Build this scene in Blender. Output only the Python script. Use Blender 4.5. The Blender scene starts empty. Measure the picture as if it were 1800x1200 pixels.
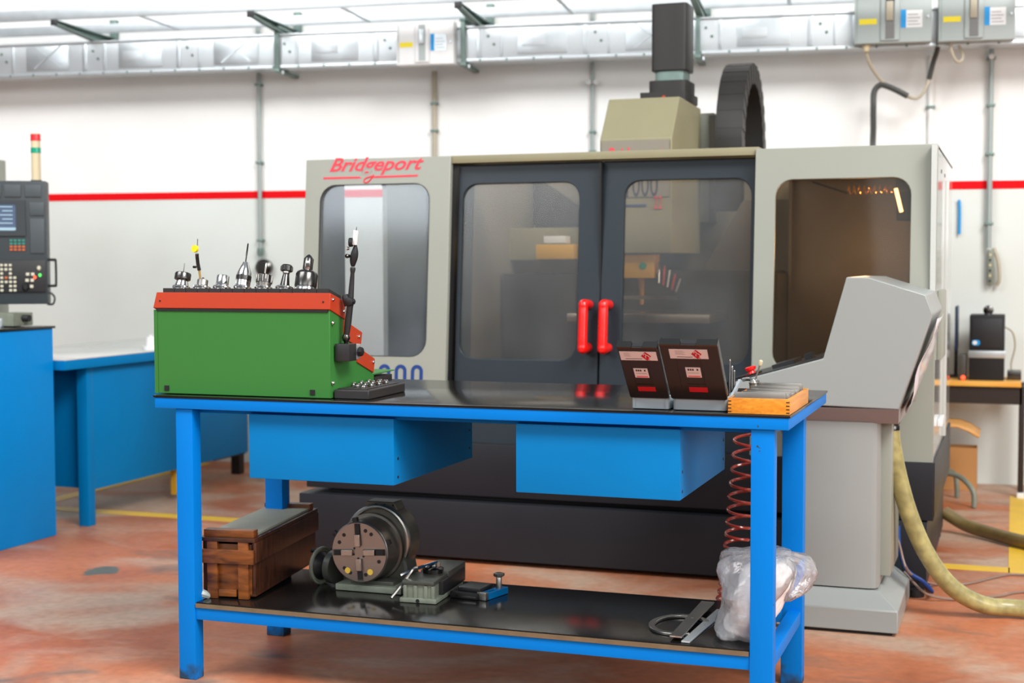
import bpy, bmesh, math, random
from mathutils import Vector, Matrix
random.seed(7)
C = bpy.context.collection
PI = math.pi

# ------------------------------------------------------------------ camera
def make_camera():
    f, th, pi, ro, H = 2511.5, .33794, .05332, -.0022, 1.28646
    fw = Vector((-math.sin(th)*math.cos(pi)*-1, math.cos(th)*math.cos(pi), -math.sin(pi)))
    fw = Vector((math.sin(-th)*math.cos(pi), math.cos(th)*math.cos(pi), -math.sin(pi)))
    r = Vector((math.cos(th), math.sin(th), 0)); u = r.cross(fw)
    c, s = math.cos(ro), math.sin(ro)
    r2 = c*r + s*u; u2 = -s*r + c*u
    cam = bpy.data.cameras.new('camera'); o = bpy.data.objects.new('camera', cam); C.objects.link(o)
    m = Matrix((r2, u2, -fw)).transposed().to_4x4(); m.translation = Vector((0, 0, H))
    o.matrix_world = m
    cam.sensor_width = 36; cam.lens = f*36/1800; cam.clip_start = .05; cam.clip_end = 100
    cam.dof.use_dof = True; cam.dof.focus_distance = 4.15; cam.dof.aperture_fstop = 3.2
    bpy.context.scene.camera = o
make_camera()

# ------------------------------------------------------------------ world, lights, exposure
def lin(r, g, b):
    def f(c):
        c /= 255
        return c/12.92 if c <= .04045 else ((c+.055)/1.055)**2.4
    return (f(r), f(g), f(b), 1)

w = bpy.data.worlds.new('hall'); bpy.context.scene.world = w; w.use_nodes = True
nt = w.node_tree; bgn = nt.nodes['Background']
tc = nt.nodes.new('ShaderNodeTexCoord'); sx = nt.nodes.new('ShaderNodeSeparateXYZ'); rp = nt.nodes.new('ShaderNodeValToRGB')
nt.links.new(tc.outputs['Generated'], sx.inputs[0]); nt.links.new(sx.outputs['Z'], rp.inputs[0])
e = rp.color_ramp.elements
e[0].position = 0.0; e[0].color = (.30, .26, .24, 1)
e[1].position = 1.0; e[1].color = (.80, .88, .95, 1)
for p_, c_ in ((.12, (.42, .44, .46, 1)), (.26, (.82, .88, .95, 1)), (.5, (.42, .47, .52, 1))):
    q_ = rp.color_ramp.elements.new(p_); q_.color = c_
nt.links.new(rp.outputs[0], bgn.inputs[0]); bgn.inputs[1].default_value = .44

def area(name, loc, target, sx_, sy_, power, col=(1, 1, 1)):
    l = bpy.data.lights.new(name, 'AREA'); l.shape = 'RECTANGLE'; l.size = sx_; l.size_y = sy_; l.energy = power; l.color = col
    o = bpy.data.objects.new(name, l); C.objects.link(o); o.location = loc
    d = Vector(target) - Vector(loc); o.rotation_euler = d.to_track_quat('-Z', 'Y').to_euler()
area('roof_skylight', (4.6, 0.2, 8.2), (-2.6, 6.6, 1.2), 5.0, 3.6, 1220, (1, .995, .985))
area('side_windows', (5.8, 1.2, 2.6), (-2.4, 4.4, .7), 4.0, 2.4, 190, (1, .99, .97))
area('left_wall_fill', (-6.0, -0.5, 7.4), (-5.5, 8.0, 1.9), 6.0, 2.5, 540, (.975, .99, 1))  # added unseen fill light that brightens the left end of the wall
area('front_fill', (2.2, -6.5, 4.6), (-4.2, 7.8, 1.7), 9.0, 3.0, 270, (1, .995, .985))  # added out-of-view fill light, lifts the surfaces facing the camera
area('rear_windows', (-7.4, -6.0, 4.7), (-4.5, 6.0, 1.0), 3.6, 2.0, 220, (.93, .97, 1))
vs = bpy.context.scene.view_settings
vs.view_transform = 'Standard'; vs.look = 'None'; vs.exposure = 0.0; vs.gamma = 1; vs.use_curve_mapping = False

# ------------------------------------------------------------------ materials
def newmat(name):
    m = bpy.data.materials.new(name); m.use_nodes = True
    return m, m.node_tree, m.node_tree.nodes['Principled BSDF']

def paint(name, col, rough=.45, metal=0.0, var=.06, scale=6.0, coat=0.0, bump=0.0, spec=.5, stretch=None):
    m, nt, b = newmat(name); N = nt.nodes; L = nt.links
    tc = N.new('ShaderNodeTexCoord'); mp = N.new('ShaderNodeMapping'); no = N.new('ShaderNodeTexNoise')
    no.inputs['Scale'].default_value = scale; no.inputs['Detail'].default_value = 5
    if stretch: mp.inputs['Scale'].default_value = stretch
    L.new(tc.outputs['Object'], mp.inputs[0]); L.new(mp.outputs[0], no.inputs[0])
    mx = N.new('ShaderNodeMix'); mx.data_type = 'RGBA'
    mx.inputs[6].default_value = tuple(min(1, c*(1-var)) for c in col[:3])+(1,)
    mx.inputs[7].default_value = tuple(min(1, c*(1+var)) for c in col[:3])+(1,)
    L.new(no.outputs['Fac'], mx.inputs[0]); L.new(mx.outputs[2], b.inputs['Base Color'])
    mr = N.new('ShaderNodeMapRange'); mr.inputs[3].default_value = max(0, rough*.85); mr.inputs[4].default_value = min(1, rough*1.15)
    L.new(no.outputs['Fac'], mr.inputs[0]); L.new(mr.outputs[0], b.inputs['Roughness'])
    b.inputs['Metallic'].default_value = metal; b.inputs['Specular IOR Level'].default_value = spec
    b.inputs['Coat Weight'].default_value = coat; b.inputs['Coat Roughness'].default_value = .08
    if bump:
        bp = N.new('ShaderNodeBump'); bp.inputs['Strength'].default_value = bump; bp.inputs['Distance'].default_value = .01
        L.new(no.outputs['Fac'], bp.inputs['Height']); L.new(bp.outputs[0], b.inputs['Normal'])
    return m

def chipped(name, col, dark, scale=38, thr=.70, rough=.38, coat=.25):
    """enamel paint with small chips down to dark steel"""
    m = paint(name, col, rough, var=.05, scale=3, coat=coat); nt = m.node_tree; N = nt.nodes; L = nt.links
    b = N['Principled BSDF']; src = b.inputs['Base Color'].links[0].from_socket
    tc = N.new('ShaderNodeTexCoord'); n1 = N.new('ShaderNodeTexNoise'); n1.inputs['Scale'].default_value = scale; n1.inputs['Detail'].default_value = 3
    L.new(tc.outputs['Object'], n1.inputs[0])
    r = N.new('ShaderNodeValToRGB'); r.color_ramp.elements[0].position = thr; r.color_ramp.elements[1].position = thr+.03
    L.new(n1.outputs['Fac'], r.inputs[0])
    mx = N.new('ShaderNodeMix'); mx.data_type = 'RGBA'; L.new(r.outputs[0], mx.inputs[0]); L.new(src, mx.inputs[6]); mx.inputs[7].default_value = dark
    L.new(mx.outputs[2], b.inputs['Base Color'])
    return m

def glow(name, col, strength):
    m, nt, b = newmat(name); b.inputs['Base Color'].default_value = col
    b.inputs['Emission Color'].default_value = col; b.inputs['Emission Strength'].default_value = strength
    no = nt.nodes.new('ShaderNodeTexNoise'); no.inputs['Scale'].default_value = 3
    return m

def smoked_glass(name, tint, haze=.1, hazecol=(.55, .6, .62, 1), refl=.35, rough=.04):
    m = bpy.data.materials.new(name); m.use_nodes = True; nt = m.node_tree; N = nt.nodes; L = nt.links
    for n in list(N): N.remove(n)
    out = N.new('ShaderNodeOutputMaterial'); tr = N.new('ShaderNodeBsdfTransparent'); tr.inputs[0].default_value = tint
    gl = N.new('ShaderNodeBsdfGlossy'); gl.inputs['Roughness'].default_value = rough; gl.inputs[0].default_value = (.9, .95, 1, 1)
    df = N.new('ShaderNodeBsdfDiffuse'); df.inputs[0].default_value = hazecol
    fr = N.new('ShaderNodeFresnel'); fr.inputs[0].default_value = 1.5
    mul = N.new('ShaderNodeMath'); mul.operation = 'MULTIPLY'; mul.inputs[1].default_value = refl*4; L.new(fr.outputs[0], mul.inputs[0])
    mul.use_clamp = True
    no = N.new('ShaderNodeTexNoise'); no.inputs['Scale'].default_value = 2.2; no.inputs['Detail'].default_value = 4
    tc = N.new('ShaderNodeTexCoord'); L.new(tc.outputs['Object'], no.inputs[0])
    mr = N.new('ShaderNodeMapRange'); mr.inputs[1].default_value = .35; mr.inputs[2].default_value = .7
    mr.inputs[3].default_value = haze*.5; mr.inputs[4].default_value = haze*1.6; L.new(no.outputs['Fac'], mr.inputs[0])
    m1 = N.new('ShaderNodeMixShader'); L.new(mr.outputs[0], m1.inputs[0]); L.new(tr.outputs[0], m1.inputs[1]); L.new(df.outputs[0], m1.inputs[2])
    m2 = N.new('ShaderNodeMixShader'); L.new(mul.outputs[0], m2.inputs[0]); L.new(m1.outputs[0], m2.inputs[1]); L.new(gl.outputs[0], m2.inputs[2])
    L.new(m2.outputs[0], out.inputs[0])
    return m

def wood(name, c1, c2, scale=4, stretch=(1, 1, 12), rough=.5):
    m, nt, b = newmat(name); N = nt.nodes; L = nt.links
    tc = N.new('ShaderNodeTexCoord'); mp = N.new('ShaderNodeMapping'); mp.inputs['Scale'].default_value = stretch
    no = N.new('ShaderNodeTexNoise'); no.inputs['Scale'].default_value = scale; no.inputs['Detail'].default_value = 8; no.inputs['Distortion'].default_value = .6
    L.new(tc.outputs['Object'], mp.inputs[0]); L.new(mp.outputs[0], no.inputs[0])
    r = N.new('ShaderNodeValToRGB'); r.color_ramp.elements[0].position = .3; r.color_ramp.elements[0].color = c1
    r.color_ramp.elements[1].position = .7; r.color_ramp.elements[1].color = c2
    L.new(no.outputs['Fac'], r.inputs[0]); L.new(r.outputs[0], b.inputs['Base Color']); b.inputs['Roughness'].default_value = rough
    return m

def wall_mat():
    m, nt, b = newmat('wall_paint'); N = nt.nodes; L = nt.links
    ge = N.new('ShaderNodeNewGeometry'); s = N.new('ShaderNodeSeparateXYZ'); L.new(ge.outputs['Position'], s.inputs[0])
    cmp_ = N.new('ShaderNodeMath'); cmp_.operation = 'GREATER_THAN'; cmp_.inputs[1].default_value = 1.745; L.new(s.outputs['Z'], cmp_.inputs[0])
    no = N.new('ShaderNodeTexNoise'); no.inputs['Scale'].default_value = 1.1; no.inputs['Detail'].default_value = 6; L.new(ge.outputs['Position'], no.inputs[0])
    mx = N.new('ShaderNodeMix'); mx.data_type = 'RGBA'; L.new(cmp_.outputs[0], mx.inputs[0])
    mx.inputs[6].default_value = (.68, .715, .675, 1); mx.inputs[7].default_value = (.88, .88, .86, 1)
    m2 = N.new('ShaderNodeMix'); m2.data_type = 'RGBA'; m2.blend_type = 'MULTIPLY'; m2.inputs[0].default_value = 1
    r = N.new('ShaderNodeValToRGB'); r.color_ramp.elements[0].position = .25; r.color_ramp.elements[0].color = (.90, .89, .87, 1); r.color_ramp.elements[1].position = .6
    L.new(no.outputs['Fac'], r.inputs[0]); L.new(mx.outputs[2], m2.inputs[6]); L.new(r.outputs[0], m2.inputs[7])
    L.new(m2.outputs[2], b.inputs['Base Color']); b.inputs['Roughness'].default_value = .6
    bp = N.new('ShaderNodeBump'); bp.inputs['Strength'].default_value = .15; bp.inputs['Distance'].default_value = .01
    n2 = N.new('ShaderNodeTexNoise'); n2.inputs['Scale'].default_value = 3; L.new(ge.outputs['Position'], n2.inputs[0]); L.new(n2.outputs['Fac'], bp.inputs['Height']); L.new(bp.outputs[0], b.inputs['Normal'])
    return m

def floor_mat():
    m, nt, b = newmat('floor_paint'); N = nt.nodes; L = nt.links
    ge = N.new('ShaderNodeNewGeometry')
    def noise(scale, detail=6, dist=0, stretch=(1, 1, 1), rot=0):
        mp = N.new('ShaderNodeMapping'); mp.inputs['Scale'].default_value = stretch; mp.inputs['Rotation'].default_value = (0, 0, rot)
        L.new(ge.outputs['Position'], mp.inputs[0])
        n = N.new('ShaderNodeTexNoise'); n.inputs['Scale'].default_value = scale; n.inputs['Detail'].default_value = detail; n.inputs['Distortion'].default_value = dist
        L.new(mp.outputs[0], n.inputs[0]); return n.outputs['Fac']
    def ramp(src, p0, c0, p1, c1):
        r = N.new('ShaderNodeValToRGB'); r.color_ramp.elements[0].position = p0; r.color_ramp.elements[0].color = c0
        r.color_ramp.elements[1].position = p1; r.color_ramp.elements[1].color = c1; L.new(src, r.inputs[0]); return r.outputs[0]
    def mix(fac, a, c, mode='MIX'):
        x = N.new('ShaderNodeMix'); x.data_type = 'RGBA'; x.blend_type = mode
        if isinstance(fac, float): x.inputs[0].default_value = fac
        else: L.new(fac, x.inputs[0])
        for i, v in ((6, a), (7, c)):
            if isinstance(v, tuple): x.inputs[i].default_value = v
            else: L.new(v, x.inputs[i])
        return x.outputs[2]
    base = ramp(noise(1.3, 7, .4), .3, (.36, .100, .04, 1), .7, (.60, .215, .10, 1))
    grey = ramp(noise(1.0, 8, .9, (1, 1.5, 1), .5), .48, (0, 0, 0, 1), .64, (1, 1, 1, 1))
    c1 = mix(grey, base, (.52, .35, .25, 1))
    dk = ramp(noise(2.1, 8, 1.2, (.7, 1.6, 1), .9), .60, (0, 0, 0, 1), .74, (.75, .75, .75, 1))
    c2 = mix(dk, c1, (.15, .13, .11, 1))
    vd = N.new('ShaderNodeVectorMath'); vd.operation = 'DISTANCE'; vd.inputs[1].default_value = (-3.63, 5.07, 0)
    nz = N.new('ShaderNodeTexNoise'); nz.inputs['Scale'].default_value = 9; L.new(ge.outputs['Position'], nz.inputs[0])
    ad = N.new('ShaderNodeMath'); ad.operation = 'MULTIPLY_ADD'; ad.inputs[1].default_value = .16; L.new(nz.outputs['Fac'], ad.inputs[0]); L.new(ge.outputs['Position'], vd.inputs[0]); L.new(vd.outputs['Value'], ad.inputs[2])
    stain = ramp(ad.outputs[0], .145, (1, 1, 1, 1), .165, (0, 0, 0, 1))
    c2 = mix(stain, c2, (.14, .14, .11, 1))
    fine = ramp(noise(26, 4), .3, (.86, .86, .86, 1), .7, (1.08, 1.08, 1.08, 1))
    c3 = mix(1.0, c2, fine, 'MULTIPLY')
    L.new(c3, b.inputs['Base Color'])
    L.new(ramp(noise(2.4, 5), .3, (.36, .36, .36, 1), .75, (.55, .55, .55, 1)), b.inputs['Roughness'])
    b.inputs['Specular IOR Level'].default_value = .22
    return m

def black_board_mat(name, rough=.22):
    """black laminate with long fine scratches and dust"""
    m = paint(name, (.008, .007, .0065, 1), rough, var=.2, scale=5, spec=.38, coat=0); nt = m.node_tree; N = nt.nodes; L = nt.links; b = N['Principled BSDF']
    tc = N.new('ShaderNodeTexCoord'); mp = N.new('ShaderNodeMapping'); mp.inputs['Scale'].default_value = (1.2, 60, 1)
    L.new(tc.outputs['Object'], mp.inputs[0])
    n = N.new('ShaderNodeTexNoise'); n.inputs['Scale'].default_value = 3; n.inputs['Detail'].default_value = 6; L.new(mp.outputs[0], n.inputs[0])
    bp = N.new('ShaderNodeBump'); bp.inputs['Strength'].default_value = .035; bp.inputs['Distance'].default_value = .002
    L.new(n.outputs['Fac'], bp.inputs['Height']); L.new(bp.outputs[0], b.inputs['Normal'])
    return m

M = {}
M['wall'] = wall_mat(); M['floor'] = floor_mat()
M['red_line'] = paint('red_line_paint', (.72, .004, .008, 1), .6, spec=.1)
M['yellow_line'] = paint('yellow_line_paint', (.82, .50, .03, 1), .45, var=.15, scale=9)
M['blue'] = chipped('azure_enamel', (.0, .185, .62, 1), (.03, .05, .05, 1), 30, .745, .45, 0)
M['blue'].node_tree.nodes['Principled BSDF'].inputs['Specular IOR Level'].default_value = .12
def grimy(src):
    m = src.copy(); m.name = 'azure_enamel_grimy'; nt = m.node_tree; N = nt.nodes; L = nt.links; b = N['Principled BSDF']
    col = b.inputs['Base Color'].links[0].from_socket
    ge = N.new('ShaderNodeNewGeometry'); sp = N.new('ShaderNodeSeparateXYZ'); L.new(ge.outputs['Position'], sp.inputs[0])
    n = N.new('ShaderNodeTexNoise'); n.inputs['Scale'].default_value = 22; n.inputs['Detail'].default_value = 6; L.new(ge.outputs['Position'], n.inputs[0])
    mr = N.new('ShaderNodeMapRange'); mr.inputs[1].default_value = 0; mr.inputs[2].default_value = .11; mr.inputs[3].default_value = .30; mr.inputs[4].default_value = -.25; L.new(sp.outputs['Z'], mr.inputs[0])
    ad = N.new('ShaderNodeMath'); ad.operation = 'ADD'; L.new(mr.outputs[0], ad.inputs[0]); L.new(n.outputs['Fac'], ad.inputs[1])
    r = N.new('ShaderNodeValToRGB'); r.color_ramp.elements[0].position = .55; r.color_ramp.elements[1].position = .80; r.color_ramp.elements[1].color = (.85, .85, .85, 1); L.new(ad.outputs[0], r.inputs[0])
    mx = N.new('ShaderNodeMix'); mx.data_type = 'RGBA'; L.new(r.outputs[0], mx.inputs[0]); L.new(col, mx.inputs[6]); mx.inputs[7].default_value = (.03, .045, .04, 1)
    L.new(mx.outputs[2], b.inputs['Base Color']); return m
M['blue_leg'] = grimy(M['blue'])
M['blue_far'] = paint('azure_enamel_clean', (.0, .19, .50, 1), .45, spec=.15)
M['cabinet_blue'] = paint('azure_cabinet_enamel', (.0, .25, .68, 1), .45, spec=.15)
M['blue_bench'] = paint('workshop_blue_enamel', (.0, .19, .48, 1), .45, spec=.15)
M['board'] = black_board_mat('black_laminate', .13)
M['board_low'] = black_board_mat('black_laminate_shelf', .16)
M['edge_tan'] = paint('board_edge', (.16, .11, .06, 1), .6, var=.3, scale=20)
M['green'] = paint('green_enamel', (.036, .185, .034, 1), .5, spec=.3, var=.05, scale=2)
M['orange'] = paint('orange_red_enamel', (.46, .046, .014, 1), .45, spec=.3, var=.06, scale=4)
M['foam'] = paint('black_plastic_block', (.022, .02, .02, 1), .5, var=.2)
M['dark'] = paint('dark_plastic', (.018, .018, .02, 1), .42)
M['black'] = paint('matt_black', (.006, .006, .007, 1), .6)
M['chrome'] = paint('polished_steel', (.72, .70, .68, 1), .12, 1.0, var=.05)
M['steel'] = paint('ground_steel', (.42, .40, .37, 1), .32, 1.0, var=.12, scale=12)
M['gunmetal'] = paint('blackened_steel', (.11, .105, .10, 1), .25, 1.0, var=.15)
M['cast'] = paint('oily_cast_iron', (.10, .105, .09, 1), .38, .45, var=.35, scale=14, bump=.1)
M['castpaint'] = paint('worn_grey_green_casting', (.20, .22, .17, 1), .5, .1, var=.4, scale=24, bump=.15)
M['galv'] = paint('galvanised_steel', (.60, .64, .66, 1), .34, .7, var=.10, scale=16)
M['galvdark'] = paint('green_grey_zinc', (.17, .24, .215, 1), .45, .4, var=.2, scale=18)
M['alu'] = paint('trunking_aluminium', (.66, .70, .72, 1), .34, .45, var=.06, scale=7)
M['boxgrey'] = paint('tap_off_box_grey', (.36, .40, .385, 1), .45, .1, var=.06)
M['navy'] = paint('dark_navy_bezel', (.003, .02, .06, 1), .4)
M['white'] = paint('white_plastic', (.80, .80, .79, 1), .45)
M['yellow'] = paint('yellow_sticker', (.86, .70, .01, 1), .5)
M['bluelab'] = paint('blue_sticker', (.0, .30, .70, 1), .5)
M['cream'] = paint('machine_cream', (.30, .31, .26, 1), .4, coat=.08, var=.05, scale=2)
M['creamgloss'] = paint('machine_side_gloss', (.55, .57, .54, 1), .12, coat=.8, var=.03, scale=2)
M['beige'] = paint('machine_beige_oily', (.27, .245, .145, 1), .42, var=.10, scale=5)
M['slate'] = paint('machine_slate', (.018, .027, .035, 1), .38, coat=0, spec=.35, var=.08, scale=3)
M['charcoal'] = paint('machine_charcoal', (.016, .017, .021, 1), .45, spec=.3, var=.12, scale=4)
M['interior'] = paint('machine_interior', (.25, .22, .17, 1), .5, var=.2, scale=3)
M['taupe'] = paint('machine_interior_taupe', (.11, .092, .072, 1), .5, var=.12, scale=2)
M['interior_dark'] = paint('machine_interior_dark', (.075, .07, .06, 1), .4, .2, var=.25, scale=4)
M['glass'] = smoked_glass('hazy_window', (.84, .80, .74, 1), .10, (.30, .33, .35, 1), .15, .22)
M['glassL'] = smoked_glass('hazy_window_left', (.84, .85, .86, 1), .10, (.40, .45, .50, 1), .16, .10)
M['glassR'] = smoked_glass('smoked_window', (.72, .64, .54, 1), .045, (.22, .19, .15, 1), .08, .05)
M['red'] = paint('red_handle_plastic', (.88, .008, .005, 1), .28, coat=.4)
M['redprint'] = paint('red_lettering', (.80, .045, .07, 1), .5)
M['blueprint'] = paint('blue_lettering', (.0, .034, .19, 1), .6)
M['darkprint'] = paint('faded_lettering', (.03, .025, .035, 1), .5)
M['motor'] = paint('motor_black', (.020, .018, .016, 1), .5, .1, var=.15)
M['console'] = paint('console_grey', (.29, .305, .29, 1), .38, coat=.1, var=.03, scale=2)
M['conunder'] = paint('console_underside', (.30, .27, .265, 1), .5)
M['hose'] = paint('dirty_yellow_conduit', (.34, .29, .11, 1), .42, var=.75, scale=26, coat=.3)
M['hosedark'] = paint('soiled_brown_conduit', (.16, .11, .035, 1), .45, var=.4, scale=20, coat=.3)
M['cable'] = paint('beige_cable', (.45, .40, .30, 1), .5)
M['browncable'] = paint('thin_brown_cable', (.26, .17, .13, 1), .5)
M['blackcable'] = paint('black_cable', (.05, .05, .045, 1), .5)
M['coil'] = paint('red_coil_hose', (.30, .028, .016, 1), .25, coat=.5)
M['orangewood'] = wood('varnished_beech', (.62, .20, .012, 1), (.82, .34, .035, 1), 5, (10, 1, 26), .3)
M['crate'] = wood('oily_crate_wood', (.05, .014, .005, 1), (.26, .078, .014, 1), 5, (2, 2, 9), .38)
M['cratedark'] = wood('oily_crate_wood_dark', (.014, .005, .003, 1), (.075, .022, .008, 1), 6, (2, 9, 2), .4)
M['clothgrey'] = paint('greyed_board', (.34, .34, .27, 1), .7, var=.2, scale=14)
M['lid'] = paint('drill_case_lid', (.022, .017, .0165, 1), .33, var=.1)
M['casegrey'] = paint('drill_case_grey', (.33, .38, .41, 1), .4)
M['labelpink'] = paint('pale_label', (.70, .62, .61, 1), .6, var=.05)
M['labelred'] = paint('label_red', (.50, .005, .012, 1), .5)
M['labelgrey'] = paint('label_print', (.25, .22, .22, 1), .6)
M['labeldark'] = paint('label_print_dark', (.03, .028, .03, 1), .6)
M['desktop'] = wood('orange_desk_top', (.78, .36, .05, 1), (.86, .46, .09, 1), 5, (1, 9, 1), .4)
M['brown'] = paint('dark_brown_steel', (.022, .013, .010, 1), .5)
M['card'] = paint('cardboard', (.50, .24, .08, 1), .7, var=.08)
M['tan'] = paint('tan_plywood_seat', (.66, .32, .09, 1), .45)
M['panel'] = paint('pendant_slate', (.030, .040, .045, 1), .45, var=.06)
M['panellight'] = paint('pendant_slate_raised', (.060, .075, .082, 1), .45)
M['keys'] = paint('cream_keys', (.60, .57, .44, 1), .5)
M['screen'] = glow('monitor_glow', (.045, .07, .12, 1), .7)
M['screenlt'] = glow('monitor_glow_pale', (.22, .32, .38, 1), .8)
M['ledgreen'] = glow('green_led', (.08, .7, .1, 1), 1.2)
M['ledred'] = glow('red_led', (1, .06, .02, 1), 3.5)
M['amber'] = paint('amber_keys', (.50, .12, .04, 1), .5)
M['teal'] = paint('teal_keys', (.03, .22, .17, 1), .5)
M['tube'] = glow('lit_lamp_tube', (1, .66, .30, 1), 9.0)
M['lampblack'] = paint('lamp_housing_black', (.003, .003, .003, 1), .8, spec=.05)
M['copper'] = paint('golden_coil', (.75, .42, .14, 1), .25, .9)
M['beaconred'] = paint('beacon_red_lens', (.75, .02, .03, 1), .25, coat=.5)
M['beacongreen'] = paint('beacon_green_lens', (.0, .34, .20, 1), .25, coat=.5)
M['beaconcream'] = paint('beacon_cream', (.66, .56, .36, 1), .4)
M['lamtop'] = paint('grey_laminate', (.58, .60, .58, 1), .22, coat=.4, var=.03)
M['chuckface'] = paint('chuck_face_steel', (.30, .27, .25, 1), .30, .85, var=.12, scale=10)
M['chuckside'] = paint('chuck_side_steel', (.20, .19, .17, 1), .30, .85, var=.3, scale=8)
M['yellowdot'] = paint('yellow_dot', (.75, .50, .06, 1), .5)
M['fixture'] = paint('yellow_fixture', (.80, .44, .03, 1), .45)
M['goldarm'] = paint('brass_arm', (.62, .38, .10, 1), .35, .5)
def plastic_film():
    m = bpy.data.materials.new('clear_film'); m.use_nodes = True; nt = m.node_tree; N = nt.nodes; L = nt.links
    for n in list(N): N.remove(n)
    out = N.new('ShaderNodeOutputMaterial'); tr = N.new('ShaderNodeBsdfTransparent'); gl = N.new('ShaderNodeBsdfGlossy'); gl.inputs['Roughness'].default_value = .16
    tl = N.new('ShaderNodeBsdfTranslucent'); tl.inputs[0].default_value = (.9, .9, .92, 1); df = N.new('ShaderNodeBsdfDiffuse'); df.inputs[0].default_value = (.85, .85, .87, 1)
    a = N.new('ShaderNodeMixShader'); a.inputs[0].default_value = .7; L.new(tl.outputs[0], a.inputs[1]); L.new(df.outputs[0], a.inputs[2])
    b = N.new('ShaderNodeMixShader'); b.inputs[0].default_value = .34; L.new(tr.outputs[0], b.inputs[1]); L.new(a.outputs[0], b.inputs[2])
    fr = N.new('ShaderNodeLayerWeight'); fr.inputs[0].default_value = .35
    c = N.new('ShaderNodeMixShader'); L.new(fr.outputs['Fresnel'], c.inputs[0]); L.new(b.outputs[0], c.inputs[1]); L.new(gl.outputs[0], c.inputs[2])
    tcn = N.new('ShaderNodeTexCoord'); no = N.new('ShaderNodeTexNoise'); no.inputs['Scale'].default_value = 26; no.inputs['Detail'].default_value = 3; no.inputs['Distortion'].default_value = 1.0
    L.new(tcn.outputs['Object'], no.inputs[0])
    bp = N.new('ShaderNodeBump'); bp.inputs['Strength'].default_value = .9; bp.inputs['Distance'].default_value = .01; L.new(no.outputs['Fac'], bp.inputs['Height'])
    L.new(bp.outputs[0], gl.inputs['Normal']); L.new(bp.outputs[0], df.inputs['Normal'])
    L.new(c.outputs[0], out.inputs[0]); return m
M['film'] = plastic_film()
M['pocket'] = paint('cloudy_pocket', (.62, .56, .57, 1), .25, var=.12, scale=6, coat=.4)
M['conduit'] = paint('conduit_zinc', (.34, .39, .375, 1), .45, .2, var=.12, scale=10)
M['softwhite'] = paint('white_wadding', (.90, .88, .86, 1), .7, var=.05, scale=9, bump=.3)

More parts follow.
